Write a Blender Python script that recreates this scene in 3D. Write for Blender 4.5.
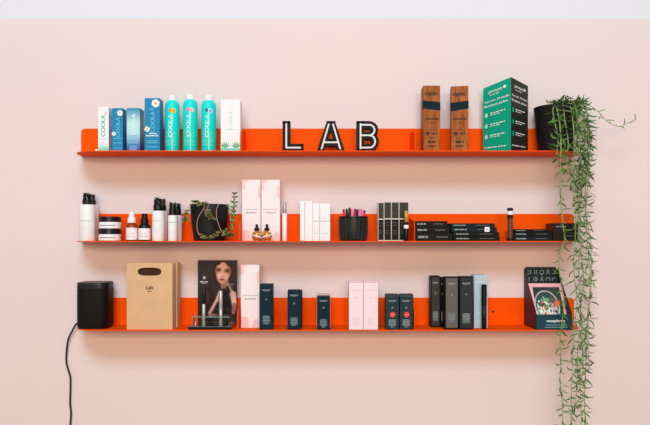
import bpy, bmesh, math, random
from mathutils import Vector, Matrix
from math import pi, sin, cos, radians

for o in list(bpy.data.objects):
    bpy.data.objects.remove(o)
SC = bpy.context.scene
COL = SC.collection
D = 2.2            # camera to shelf front edge, metres
FPX = 667.0        # focal length in pixels of the 650 px wide frame
EYE = 1.5          # eye height above the floor
HOR = 238.0        # pixel row of the horizon

# ------------------------------------------------------------------ camera
cd = bpy.data.cameras.new('camera'); cam = bpy.data.objects.new('camera', cd); COL.objects.link(cam)
cam.location = (0, -D, EYE); cam.rotation_euler = (pi/2, 0, 0)
cd.sensor_width = 36.0; cd.lens = 36.0*FPX/650.0
cd.shift_y = (HOR-212.5)/650.0
cd.clip_start = 0.05
SC.camera = cam
# ------------------------------------------------------------------ world
w = bpy.data.worlds.new('room_light'); SC.world = w; w.use_nodes = True
wn = w.node_tree.nodes['Background']
wn.inputs['Color'].default_value = (1.0, 0.93, 0.86, 1); wn.inputs['Strength'].default_value = 0.34
# ------------------------------------------------------------------ lights
def area(name, loc, target, sx, sy, power, col=(1, 1, 1)):
    l = bpy.data.lights.new(name, 'AREA'); l.shape = 'RECTANGLE'; l.size = sx; l.size_y = sy
    l.energy = power; l.color = col
    o = bpy.data.objects.new(name, l); COL.objects.link(o); o.location = loc
    o.rotation_euler = (Vector(target)-Vector(loc)).to_track_quat('-Z', 'Y').to_euler()
    return o
area('window_softlight', (-0.3, -5.0, 5.9), (0, 0.1, 1.4), 3.0, 1.5, 275, (0.6, 0.85, 1.02))
area('added_front_fill', (0.1, -5.5, 2.5), (0, 0.1, 1.3), 3.4, 1.2, 172, (1.0, 0.73, 0.49))  # added warm front fill that lifts the shade under the shelves
SC.view_settings.view_transform = 'Standard'; SC.view_settings.look = 'None'
SC.view_settings.gamma = 1.0; SC.view_settings.use_curve_mapping = False
SC.view_settings.exposure = -0.03

# ================================================================== helpers
def lin(c):
    c /= 255.0
    return c/12.92 if c <= 0.04045 else ((c+0.055)/1.055)**2.4
def rgb(r, g, b): return (lin(r), lin(g), lin(b), 1.0)
MATS = {}
def mat(name, col, rough=0.5, metal=0.0, spec=0.25, trans=0.0, coat=0.0, var=0.06, scale=40.0, bump=0.0, bscale=200.0, emit=None):
    """procedural principled material: small noise variation of its colour, optional fine bump"""
    if name in MATS: return MATS[name]
    m = bpy.data.materials.new(name); m.use_nodes = True
    nt = m.node_tree; p = nt.nodes['Principled BSDF']
    p.inputs['Roughness'].default_value = rough; p.inputs['Metallic'].default_value = metal
    p.inputs['Specular IOR Level'].default_value = spec
    p.inputs['Transmission Weight'].default_value = trans
    p.inputs['Coat Weight'].default_value = coat
    p.inputs['Base Color'].default_value = col
    tc = nt.nodes.new('ShaderNodeTexCoord')
    if var > 0 and trans == 0:
        n = nt.nodes.new('ShaderNodeTexNoise'); n.inputs['Scale'].default_value = scale; n.inputs['Detail'].default_value = 3
        nt.links.new(tc.outputs['Object'], n.inputs['Vector'])
        r = nt.nodes.new('ShaderNodeValToRGB')
        r.color_ramp.elements[0].position = 0.3; r.color_ramp.elements[1].position = 0.7
        r.color_ramp.elements[0].color = tuple(c*(1-var) for c in col[:3])+(1,)
        r.color_ramp.elements[1].color = tuple(min(1, c*(1+var)) for c in col[:3])+(1,)
        nt.links.new(n.outputs['Fac'], r.inputs['Fac']); nt.links.new(r.outputs['Color'], p.inputs['Base Color'])
    if bump > 0:
        n2 = nt.nodes.new('ShaderNodeTexNoise'); n2.inputs['Scale'].default_value = bscale; n2.inputs['Detail'].default_value = 4
        nt.links.new(tc.outputs['Object'], n2.inputs['Vector'])
        b = nt.nodes.new('ShaderNodeBump'); b.inputs['Strength'].default_value = bump; b.inputs['Distance'].default_value = 0.002
        nt.links.new(n2.outputs['Fac'], b.inputs['Height']); nt.links.new(b.outputs['Normal'], p.inputs['Normal'])
    MATS[name] = m
    return m
def ramp_mat(name, stops, axis='Z', lo=0.0, hi=0.1, rough=0.45):
    """printed colour gradient along one object axis"""
    if name in MATS: return MATS[name]
    m = bpy.data.materials.new(name); m.use_nodes = True; nt = m.node_tree
    p = nt.nodes['Principled BSDF']; p.inputs['Roughness'].default_value = rough
    tc = nt.nodes.new('ShaderNodeTexCoord'); s = nt.nodes.new('ShaderNodeSeparateXYZ')
    nt.links.new(tc.outputs['Object'], s.inputs[0])
    mr = nt.nodes.new('ShaderNodeMapRange'); mr.inputs['From Min'].default_value = lo; mr.inputs['From Max'].default_value = hi
    nt.links.new(s.outputs[axis], mr.inputs['Value'])
    r = nt.nodes.new('ShaderNodeValToRGB')
    while len(r.color_ramp.elements) < len(stops): r.color_ramp.elements.new(0.5)
    for e, (pos, c) in zip(r.color_ramp.elements, stops): e.position = pos; e.color = c
    nt.links.new(mr.outputs[0], r.inputs['Fac']); nt.links.new(r.outputs['Color'], p.inputs['Base Color'])
    MATS[name] = m
    return m
def wood_mat(name, c1, c2):
    if name in MATS: return MATS[name]
    m = bpy.data.materials.new(name); m.use_nodes = True; nt = m.node_tree
    p = nt.nodes['Principled BSDF']; p.inputs['Roughness'].default_value = 0.5; p.inputs['Specular IOR Level'].default_value = 0.1
    tc = nt.nodes.new('ShaderNodeTexCoord'); mp = nt.nodes.new('ShaderNodeMapping')
    mp.inputs['Scale'].default_value = (1.0, 1.0, 0.09)
    nt.links.new(tc.outputs['Object'], mp.inputs[0])
    n = nt.nodes.new('ShaderNodeTexNoise'); n.inputs['Scale'].default_value = 170; n.inputs['Detail'].default_value = 5; n.inputs['Distortion'].default_value = 0.6
    nt.links.new(mp.outputs[0], n.inputs['Vector'])
    r = nt.nodes.new('ShaderNodeValToRGB'); r.color_ramp.elements[0].position = 0.32; r.color_ramp.elements[1].position = 0.7
    r.color_ramp.elements[0].color = c1; r.color_ramp.elements[1].color = c2
    nt.links.new(n.outputs['Fac'], r.inputs['Fac']); nt.links.new(r.outputs['Color'], p.inputs['Base Color'])
    MATS[name] = m
    return m
def attr_mat(name, rough=0.3):
    if name in MATS: return MATS[name]
    m = bpy.data.materials.new(name); m.use_nodes = True; nt = m.node_tree
    p = nt.nodes['Principled BSDF']; p.inputs['Roughness'].default_value = rough; p.inputs['Specular IOR Level'].default_value = 0.2
    a = nt.nodes.new('ShaderNodeAttribute'); a.attribute_name = 'print'
    nt.links.new(a.outputs['Color'], p.inputs['Base Color'])
    MATS[name] = m
    return m

def tag(o, label=None, cat=None, group=None, kind=None):
    if label: o['label'] = label
    if cat: o['category'] = cat
    if group: o['group'] = group
    if kind: o['kind'] = kind
    return o
def thing(name, label, cat, loc, rz=0.0, group=None):
    o = bpy.data.objects.new(name, None); COL.objects.link(o); o.empty_display_size = 0.02
    o.location = loc; o.rotation_euler = (0, 0, rz)
    return tag(o, label, cat, group)
def obj(name, bm, mats, parent=None, smooth=None, loc=None):
    if not isinstance(mats, (list, tuple)): mats = [mats]
    me = bpy.data.meshes.new(name)
    bmesh.ops.recalc_face_normals(bm, faces=bm.faces) if smooth != 'keep' else None
    bm.to_mesh(me); bm.free()
    for m in mats: me.materials.append(m)
    if smooth and smooth != 'keep':
        for f in me.polygons: f.use_smooth = True
        me.set_sharp_from_angle(angle=radians(40))
    o = bpy.data.objects.new(name, me); COL.objects.link(o)
    if parent: o.parent = parent
    if loc: o.location = loc
    return o
def dup(root, loc, label=None, group=None, rz=None):
    r = root.copy(); COL.objects.link(r); r.location = loc
    if rz is not None: r.rotation_euler = (0, 0, rz)
    if label: r['label'] = label
    if group: r['group'] = group
    for ch in list(root.children):
        c = ch.copy(); COL.objects.link(c); c.parent = r
        for g in list(ch.children):
            d = g.copy(); COL.objects.link(d); d.parent = c
    return r
def NB(): return bmesh.new()
def box(bm, x0, x1, y0, y1, z0, z1, bev=0.0, mi=0, seg=2):
    g = bmesh.ops.create_cube(bm, size=1.0)
    for v in g['verts']:
        v.co = Vector(((x0+x1)/2+v.co.x*(x1-x0), (y0+y1)/2+v.co.y*(y1-y0), (z0+z1)/2+v.co.z*(z1-z0)))
    fs = set(f for v in g['verts'] for f in v.link_faces)
    for f in fs: f.material_index = mi
    if bev > 0:
        es = list(set(e for v in g['verts'] for e in v.link_edges))
        bmesh.ops.bevel(bm, geom=es, offset=bev, segments=seg, affect='EDGES', profile=0.5, material=-1)
def prism(bm, pts, a0, a1, plane='xz', mi=0):
    """extrude a 2D outline: plane xz along y, xy along z, yz along x"""
    def mk(p, a):
        if plane == 'xz': return (p[0], a, p[1])
        if plane == 'xy': return (p[0], p[1], a)
        return (a, p[0], p[1])
    A = [bm.verts.new(mk(p, a0)) for p in pts]; B = [bm.verts.new(mk(p, a1)) for p in pts]
    fs = [bm.faces.new(A), bm.faces.new(B[::-1])]
    n = len(pts)
    for i in range(n): fs.append(bm.faces.new((A[i], A[(i+1) % n], B[(i+1) % n], B[i])))
    for f in fs: f.material_index = mi
def lathe(bm, prof, seg=32, cx=0, cy=0, mi=0, sq=None):
    rings = []
    for r, z in prof:
        if r < 1e-6: rings.append([bm.verts.new((cx, cy, z))]); continue
        rg = []
        for i in range(seg):
            a = 2*pi*i/seg
            if sq:
                c, s = cos(a), sin(a); k = (abs(c)**sq+abs(s)**sq)**(-1.0/sq)
            else: c, s, k = cos(a), sin(a), 1
            rg.append(bm.verts.new((cx+r*k*c, cy+r*k*s, z)))
        rings.append(rg)
    for a, b in zip(rings[:-1], rings[1:]):
        if len(a) == 1 and len(b) == 1: continue
        for i in range(seg):
            j = (i+1) % seg
            if len(a) == 1: f = bm.faces.new((a[0], b[j], b[i]))
            elif len(b) == 1: f = bm.faces.new((a[i], a[j], b[0]))
            else: f = bm.faces.new((a[i], a[j], b[j], b[i]))
            f.material_index = mi
    for rg, top in ((rings[0], False), (rings[-1], True)):
        if len(rg) > 1:
            f = bm.faces.new(rg if top else rg[::-1]); f.material_index = mi
def smoothpath(pts, n=6):
    P = [Vector(p) for p in pts]; out = []
    for i in range(len(P)-1):
        p0 = P[max(0, i-1)]; p1 = P[i]; p2 = P[i+1]; p3 = P[min(len(P)-1, i+2)]
        for k in range(n):
            t = k/n
            out.append(0.5*((2*p1)+(p2-p0)*t+(2*p0-5*p1+4*p2-p3)*t*t+(3*p1-p0-3*p2+p3)*t**3))
    out.append(P[-1]); return out
def tube(bm, pts, rad, seg=6, mi=0, flat=None):
    """tube along points; rad number or list; flat=(vector, ratio) squashes the section"""
    P = [Vector(p) for p in pts]; n = len(P)
    R = rad if isinstance(rad, (list, tuple)) else [rad]*n
    up = Vector((0.13, 0.31, 0.94)); rings = []
    prev = None
    for i in range(n):
        t = (P[min(n-1, i+1)]-P[max(0, i-1)]).normalized()
        if prev is None:
            s = t.cross(up)
            if s.length < 1e-4: s = t.cross(Vector((1, 0, 0)))
            s.normalize()
        else:
            s = (prev-t*prev.dot(t)).normalized()
        prev = s; b = t.cross(s)
        k = flat if flat else 1.0
        rings.append([bm.verts.new(P[i]+s*cos(2*pi*j/seg)*R[i]+b*sin(2*pi*j/seg)*R[i]*k) for j in range(seg)])
    for a, b in zip(rings[:-1], rings[1:]):
        for j in range(seg):
            f = bm.faces.new((a[j], a[(j+1) % seg], b[(j+1) % seg], b[j])); f.material_index = mi
    f = bm.faces.new(rings[0][::-1]); f.material_index = mi
    f = bm.faces.new(rings[-1]); f.material_index = mi
def ell(cx, cz, rx, rz, n=16, a0=0.0):
    return [(cx+rx*cos(a0+2*pi*i/n), cz+rz*sin(a0+2*pi*i/n)) for i in range(n)]
PT = 0.0003   # thickness of print
def ink(bm, pts, y=0.0, mi=0, lift=0):
    """a printed patch on a front face lying at local y"""
    y -= PT*lift
    prism(bm, pts, y-PT, y+0.0001, 'xz', mi)
def rect(x0, x1, z0, z1): return [(x0, z0), (x1, z0), (x1, z1), (x0, z1)]
def fine(bm, cx, cz, wd, h, rng, y=0.0, mi=0, rot=False, slope=0.0):
    """a line of print too small to read: uneven little dashes"""
    x = -wd/2
    while x < wd/2:
        L = min(rng.uniform(0.8, 2.6)*h*1.5, wd/2-x)
        if L > h*0.3:
            if rot: pts = [(cx-h/2, cz+x), (cx+h/2, cz+x), (cx+h/2, cz+x+L), (cx-h/2, cz+x+L)]
            else: pts = [(cx+x, cz-h/2+slope*x), (cx+x+L, cz-h/2+slope*(x+L)), (cx+x+L, cz+h/2+slope*(x+L)), (cx+x, cz+h/2+slope*x)]
            ink(bm, pts, y, mi)
        x += L+h*0.45
TXT = {}
def text_geo(s):
    """outlines of a word in the built-in font as mesh data, unit cap size, centred"""
    if s in TXT: return TXT[s]
    c = bpy.data.curves.new('word', 'FONT'); c.body = s; c.align_x = 'CENTER'; c.align_y = 'CENTER'; c.size = 1.0; c.resolution_u = 3
    o = bpy.data.objects.new('word', c); COL.objects.link(o)
    dg = bpy.context.evaluated_depsgraph_get(); dg.update()
    me = bpy.data.meshes.new_from_object(o.evaluated_get(dg))
    vs = [v.co.copy() for v in me.vertices]; fs = [tuple(p.vertices) for p in me.polygons]
    bpy.data.objects.remove(o); bpy.data.meshes.remove(me); bpy.data.curves.remove(c)
    if vs:
        cx = (min(v.x for v in vs)+max(v.x for v in vs))/2; cy = (min(v.y for v in vs)+max(v.y for v in vs))/2
        wd = max(v.x for v in vs)-min(v.x for v in vs); ht = max(v.y for v in vs)-min(v.y for v in vs)
        vs = [((v.x-cx)/wd, (v.y-cy)/ht) for v in vs]
    TXT[s] = (vs, fs); return TXT[s]
def word(bm, s, cx, cz, wd, ht, y=0.0, rot=False, mi=0, slope=0.0, fn=None, bold=0.0):
    """lettering fitted to wd x ht at (cx, cz); rot reads upward; fn maps (u, v) to a point"""
    vs, fs = text_geo(s)
    offs = [(0, 0)] if not bold else [(-bold, 0), (bold, 0)]
    for k, (dx, dz) in enumerate(offs):
        V = []
        for (a, b) in vs:
            u, v = a*wd+dx, b*ht+dz
            if rot: u, v = -v, u
            p = (cx+u, cz+v+slope*u)
            V.append(bm.verts.new(fn(*p) if fn else (p[0], y-PT-0.00005*k, p[1])))
        for f in fs:
            try: q = bm.faces.new([V[i] for i in f]); q.material_index = mi
            except ValueError: pass
def grid_print(name, wd, ht, nx, nz, fn, parent, mt, loc, tilt=None):
    """a flat printed picture: fn(u, v) gives sRGB 0..255 with u right, v down, 0..1"""
    me = bpy.data.meshes.new(name); vs = []; fs = []
    for j in range(nz+1):
        for i in range(nx+1): vs.append(((i/nx-0.5)*wd, 0, (1-j/nz)*ht))
    for j in range(nz):
        for i in range(nx):
            a = j*(nx+1)+i; fs.append((a, a+nx+1, a+nx+2, a+1))
    me.from_pydata(vs, [], fs)
    at = me.color_attributes.new('print', 'FLOAT_COLOR', 'POINT')
    for j in range(nz+1):
        for i in range(nx+1):
            c = fn(i/nx, j/nz); at.data[j*(nx+1)+i].color = rgb(*c)
    me.materials.append(mt)
    o = bpy.data.objects.new(name, me); COL.objects.link(o); o.parent = parent; o.location = loc
    if tilt: o.rotation_euler = tilt
    return o
# pixel measurements of the photograph -> metres at depth y (0 = shelf front edge)
def S(y): return (D+y)/FPX
def X(px, y): return (px-325.0)*S(y)
def Z(py, y): return EYE+(HOR-py)*S(y)
TOP = {1: EYE+(HOR-150.5)*S(0), 2: EYE+(HOR-241.0)*S(0), 3: EYE+(HOR-330.0)*S(0)}   # top of each tray
def pb(l, r, top, yf, sh):
    """centre x, width, height of a thing whose front at depth yf spans l..r and reaches row top"""
    return (X(l, yf)+X(r, yf))/2, (r-l)*S(yf), Z(top, yf)-TOP[sh]
DEP = 0.135        # shelf depth
WALL = DEP+0.004

# ================================================================== materials
PINK = mat('wall_paint', rgb(228, 213, 214), 0.75, spec=0.2, var=0.012, scale=1.5, bump=0.05, bscale=300)
WHITE_WALL = mat('white_wall_paint', rgb(222, 224, 234), 0.8, spec=0.2, var=0.01, scale=2)
FLOOR = wood_mat('floor_boards', rgb(168, 138, 106), rgb(188, 158, 126))
ORANGE = mat('orange_powder_coat', rgb(246, 85, 3), 0.5, var=0.02, spec=0.04, bump=0.03, bscale=900)
BLACK = mat('black_plastic', rgb(13, 14, 14), 0.35, var=0.1, spec=0.3)
MATTBLACK = mat('matt_black_ceramic', rgb(17, 20, 21), 0.55, var=0.12, scale=25, spec=0.3)
WHITE = mat('white_plastic', rgb(238, 239, 245), 0.35, var=0.02)
CARDW = mat('white_card', rgb(238, 239, 246), 0.55, var=0.02)
CARDP = mat('pink_card', rgb(244, 232, 237), 0.5, var=0.02)
BLUSH = mat('blush_print', rgb(238, 200, 200), 0.5, var=0.05)
ROSE = mat('rose_card', rgb(244, 220, 230), 0.5, var=0.02)
GREYINK = mat('grey_ink', rgb(150, 140, 142), 0.6, var=0)
PALEINK = mat('pale_grey_ink', rgb(205, 198, 204), 0.6, var=0)
DARKINK = mat('dark_ink', rgb(38, 34, 32), 0.6, var=0)
WHITEINK = mat('white_ink', rgb(240, 240, 240), 0.5, var=0)
DIMINK = mat('silver_ink', rgb(128, 144, 150), 0.4, var=0)
TEALINK = mat('teal_ink', rgb(20, 190, 175), 0.5, var=0)
SKYINK = mat('sky_ink', rgb(95, 190, 215), 0.5, var=0)
AQUA = mat('aqua_can', rgb(0, 226, 220), 0.3, var=0.02, coat=0.3)
BLUE = mat('blue_card', rgb(0, 132, 184), 0.45, spec=0.25, var=0.03)
PETROL = mat('petrol_card', rgb(2, 38, 52), 0.5, spec=0.12, var=0.08)
SLATE = mat('slate_card', rgb(34, 54, 60), 0.5, spec=0.12, var=0.06)
COAL = mat('coal_card', rgb(14, 18, 19), 0.5, spec=0.12, var=0.08)
TAUPE = mat('taupe_card', rgb(92, 90, 83), 0.45, var=0.06)
SILVER = mat('silver_foil', rgb(176, 182, 182), 0.35, metal=0.4, var=0.03)
PALEBLUE = mat('pale_blue_card', rgb(178, 200, 214), 0.4, var=0.03)
CLEAR = mat('clear_plastic', (0.97, 0.98, 0.98, 1), 0.04, trans=1.0, spec=0.5)
CLEAR.node_tree.nodes['Principled BSDF'].inputs['IOR'].default_value = 1.2
ACRYL = mat('clear_acrylic', (0.93, 0.97, 0.96, 1), 0.03, trans=1.0)
AMBER = mat('amber_glass', rgb(200, 110, 40), 0.08, trans=0.75)
GOLD = mat('gold_glass', rgb(205, 145, 62), 0.22, metal=0.35, var=0.08)
RED = mat('red_sticker', rgb(232, 62, 60), 0.5, var=0)
KRAFT = mat('kraft_paper', rgb(214, 176, 138), 0.8, var=0.05, scale=18, bump=0.6, bscale=28, spec=0.2)
KRAFTIN = mat('kraft_paper_shaded', rgb(120, 78, 60), 0.9, var=0.05)  # kraft tone darkened to stand for shade inside the bag
WOOD = wood_mat('oiled_wood', rgb(122, 64, 26), rgb(180, 106, 52))
BAND = mat('dark_teal_band', rgb(10, 38, 46), 0.6, spec=0.08, var=0.05)
GREEN = mat('emerald_card', rgb(0, 160, 130), 0.4, var=0.03)
CHAR = mat('charcoal_card', rgb(40, 42, 40), 0.4, var=0.05)
LEAF = mat('vine_leaf', rgb(90, 126, 62), 0.5, var=0.3, scale=60)
LEAFD = mat('vine_leaf_deep', rgb(58, 96, 48), 0.5, var=0.3, scale=60)
STEM = mat('vine_stem', rgb(140, 162, 98), 0.6, var=0.15)
SLEAF = mat('succulent_leaf', rgb(82, 108, 58), 0.45, var=0.35, scale=120)
SBRON = mat('bronze_succulent_leaf', rgb(134, 112, 66), 0.5, var=0.35, scale=120)
SSTEM = mat('pink_succulent_stem', rgb(172, 134, 112), 0.6, var=0.1)
SOIL = mat('potting_soil', rgb(45, 35, 28), 0.95, var=0.4, scale=200, bump=0.8, bscale=300)
HOTPINK = mat('hot_pink_plastic', rgb(206, 40, 98), 0.35, var=0.03)
LPINK = mat('light_pink_plastic', rgb(240, 130, 170), 0.35, var=0.03)
DKGREEN = mat('dark_letter_metal', rgb(24, 29, 25), 0.6, metal=0.0, spec=0.15, var=0.1)
BROWNIN = mat('brown_letter_channel', rgb(60, 52, 46), 0.6, var=0.08)
TUBEW = mat('white_letter_tube', rgb(212, 217, 224), 0.3, var=0.01)
FLOWW = mat('flower_print_white', rgb(244, 240, 236), 0.5, var=0)
FLOWO = mat('flower_print_orange', rgb(240, 140, 50), 0.5, var=0)
FLOWY = mat('flower_print_yellow', rgb(245, 190, 60), 0.5, var=0)
FLOWP = mat('flower_print_pink', rgb(246, 130, 150), 0.5, var=0)
FLOWB = mat('flower_print_lilac', rgb(150, 190, 240), 0.5, var=0)
FLOWD = mat('flower_print_violet', rgb(70, 80, 160), 0.5, var=0)
LEAFINK = mat('leaf_print', rgb(60, 165, 120), 0.5, var=0)
MINTINK = mat('mint_print', rgb(110, 215, 205), 0.5, var=0)
BROWNTINT = mat('brown_gloss_liquid', rgb(96, 66, 52), 0.2, var=0.15)
CARDPINK = mat('card_border_pink', rgb(240, 180, 186), 0.5, var=0)
MAROON = mat('maroon_card', rgb(48, 26, 34), 0.5, var=0.1)
MAUVEINK = mat('mauve_ink', rgb(120, 72, 84), 0.5, var=0)
PRINT = attr_mat('printed_picture', 0.28)

# ================================================================== room
ZL = Z(18.9, WALL)
def struct(name, bm, m, smooth=None):
    o = obj(name, bm, m, None, smooth); o['kind'] = 'structure'; return o
b = NB(); box(b, -3.2, 3.2, WALL, WALL+0.12, 0, ZL); struct('wall_back', b, PINK)
b = NB(); box(b, -3.2, 3.2, WALL, WALL+0.12, ZL, 2.9); struct('wall_upper', b, WHITE_WALL)
b = NB(); box(b, -3.2, 3.2, -3.4, WALL+0.12, -0.05, 0); struct('floor', b, FLOOR)

# ================================================================== shelves
XL, XR = -0.854, 0.872
def arc(cx, cy, r, a0, a1, n=8): return [(cx+r*cos(radians(a0+(a1-a0)*i/n)), cy+r*sin(radians(a0+(a1-a0)*i/n))) for i in range(n+1)]
def shelf(k, label, fins, screw=None):
    zt = TOP[k]; th = 0.003
    r = thing('wall_shelf', label, 'shelf', (0, 0, zt), 0, 'orange wall shelves')
    R = 0.1; tl, tr = XL+0.005, XR-0.005
    b = NB()
    out = [(tl, DEP)]+arc(tl+R, R, R, 180, 270)+arc(tr-R, R, R, 270, 360)+[(tr, DEP)]
    prism(b, out, -th, 0, 'xy')
    obj('shelf_tray', b, ORANGE, r)
    b = NB(); q = 0.014; hb = 0.0945
    out = [(XL, -th), (XR, -th)]+arc(XR-q, hb-q, q, 0, 90)+arc(XL+q, hb-q, q, 90, 180)
    prism(b, out, DEP, DEP+th, 'xz')
    fr = 0.0045; prism(b, [(DEP+.0002, -.0002), (DEP-fr, 0.00005)]+[(DEP-fr+fr*sin(radians(q)), fr-fr*cos(radians(q))+.00005) for q in (22, 45, 68)]+[(DEP-.00005, fr)], XL+.006, XR-.006, 'yz'); obj('back_plate', b, ORANGE, r)
    for fx in fins:
        b = NB(); hf = 0.067; q = 0.016
        out = [(0.003, 0), (DEP, 0), (DEP, hf+0.014)]+arc(0.003+q, hf-q, q, 90, 180)
        prism(b, out, fx-0.0012, fx+0.0012, 'yz'); obj('divider', b, ORANGE, r)
    if screw:
        b = NB(); sx, sz = X(screw[0], DEP), Z(screw[1], DEP)-zt
        prism(b, ell(sx, sz, 0.0042, 0.0042, 14), DEP-0.0012, DEP+0.001, 'xz')
        box(b, sx-0.003, sx+0.003, DEP-0.0014, DEP-0.0011, sz-0.0006, sz+0.0006, 0, 1)
        obj('screw', b, [mat('dark_screw', rgb(96, 30, 14), 0.5, metal=0.3), BLACK], r)
    return r
shelf(1, 'topmost orange metal wall shelf, carrying the letters L A B', (-0.277, 0.298))
shelf(2, 'middle orange metal wall shelf, carrying jars, pump bottles and the basket', (-0.283, 0.296))
shelf(3, 'lowest orange metal wall shelf, carrying the speaker and paper bags', (-0.289, 0.296), (493, 311.5))

# ================================================================== top shelf
rng = random.Random(4)
def flower(bm, cx, cz, r, petal_mi, eye_mi, n=5, a0=0.3):
    for i in range(n):
        a = a0+2*pi*i/n
        ink(bm, ell(cx+0.55*r*cos(a), cz+0.55*r*sin(a), 0.48*r, 0.48*r, 10), 0, petal_mi, i*0.12)
    ink(bm, ell(cx, cz, 0.3*r, 0.3*r, 10), 0, eye_mi, 1.2)
def carton(name, label, l, r, top, yf, sh, d, m, group=None, rz=0.0, bev=0.0009, flap=True):
    xc, wd, h = pb(l, r, top, yf, sh)
    t = thing(name, label, 'box', (xc, yf, TOP[sh]), rz, group)
    b = NB(); box(b, -wd/2, wd/2, 0, d, 0, h-0.0008, bev); obj('carton', b, m, t)
    if flap:
        b = NB(); box(b, -wd/2+0.001, wd/2-0.001, 0.001, d-0.001, h-0.0012, h, 0.0003, 0, 1); obj('lid_flap', b, m, t)
    return t, wd, h
# --- sunscreen cartons
G1 = 'sunscreen cartons on the top shelf'
t, wd, h = carton('sunscreen_box', 'white carton with teal upright lettering at the left end of the top shelf', 98, 108.7, 106.8, 0.035, 1, 0.045, CARDW, G1)
b = NB(); word(b, 'COOLA', -0.001, h*0.58, 0.072, 0.0145, 0, True, bold=0.0006); obj('lettering', b, TEALINK, t)
b = NB(); ink(b, ell(0.009, h*0.86, 0.003, 0.006)); obj('oval_mark', b, PALEINK, t)
b = NB(); [fine(b, 0.0, h*z, wd*0.7, 0.0012, rng) for z in (0.30, 0.27, 0.2)]; obj('small_print', b, PALEINK, t)
b = NB(); ink(b, [(-wd/2+.0005, 0.001), (wd/2-.0005, 0.001), (wd/2-.0005, 0.016), (wd*0.3, 0.022), (0, 0.027), (-wd*0.3, 0.022), (-wd/2+.0005, 0.017)]); obj('mint_panel', b, ramp_mat('mint_fade', [(0, rgb(70, 205, 190)), (1, rgb(205, 238, 234))], 'Z', 0.002, 0.026), t)
b = NB(); box(b, -0.011, 0.011, 0, 0.03, 0, 0.016, 0.001)
tag(obj('sample_box', b, CARDW, None, None, (X(98.2, 0.09), 0.09, TOP[1])), 'tiny white box peeking out behind the white and teal carton', 'box')
t, wd, h = carton('sunscreen_box', 'short narrow blue carton with white flower, beside the white and teal carton', 111.9, 122.8, 108, 0.03, 1, 0.045, BLUE, G1)
b = NB(); word(b, 'COOLA', 0.002, h*0.56, 0.066, 0.0125, 0, True, bold=0.0006); obj('lettering', b, SKYINK, t)
b = NB(); flower(b, 0.0085, h*0.885, 0.0098, 0, 1); obj('flower_print', b, [FLOWW, SKYINK], t)
b = NB(); flower(b, -wd/2+0.0065, h*0.41, 0.0072, 0, 1, 4); obj('flower_print', b, [FLOWW, SKYINK], t)
b = NB(); [fine(b, 0.001, h*z, wd*0.72, 0.0028, rng) for z in (0.3, 0.2, 0.085)]; obj('small_print', b, SKYINK, t)
GRAD = ramp_mat('blue_fade_card', [(0, rgb(10, 62, 140)), (0.16, rgb(44, 122, 186)), (0.45, rgb(172, 222, 234)), (0.68, rgb(180, 228, 234)), (1, rgb(20, 140, 178))], 'Z', 0, 0.142)
t, wd, h = carton('sunscreen_box', 'carton fading from dark blue to pale aqua, between two plain blue cartons', 126.6, 139.9, 107.9, 0.03, 1, 0.055, GRAD, G1)
b = NB(); word(b, 'COOLA', 0.001, h*0.62, 0.07, 0.012, 0, True, bold=0.0006); obj('lettering', b, mat('icy_ink', rgb(226, 240, 244), 0.5, var=0), t)
b = NB(); ink(b, ell(0.0, h*0.33, 0.014, 0.008)); [fine(b, 0.0, h*z, wd*q, 0.0025, rng) for z, q in ((0.2, .8), (0.12, .5), (0.08, .6), (0.05, .5))]; obj('small_print', b, mat('ice_blue_ink', rgb(140, 195, 222), 0.5, var=0), t)
t, wd, h = carton('sunscreen_box', 'tallest blue carton with large white and orange flower on top corner', 144.5, 159.8, 98, 0.025, 1, 0.05, BLUE, G1)
b = NB(); word(b, 'COOLA', 0.001, h*0.55, 0.07, 0.0135, 0, True, bold=0.0006); obj('lettering', b, SKYINK, t)
b = NB(); flower(b, 0.0115, h*0.9, 0.0135, 0, 1, 6); obj('flower_print', b, [FLOWW, FLOWO], t)
b = NB(); flower(b, -wd/2+0.0085, h*0.42, 0.0095, 0, 1, 4, 0.2); obj('flower_print', b, [FLOWW, FLOWO], t)
b = NB(); fine(b, 0.003, h*0.335, wd*0.5, 0.003, rng); fine(b, 0, h*0.295, wd*0.8, 0.003, rng); obj('white_print', b, WHITEINK, t)
b = NB(); ink(b, ell(-0.002, h*0.79, 0.007, 0.0025)); obj('oval_mark', b, SKYINK, t)
b = NB(); [fine(b, 0.0, h*z, wd*0.66, 0.003, rng) for z in (0.2, 0.165, 0.085)]; obj('small_print', b, SKYINK, t)
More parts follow.
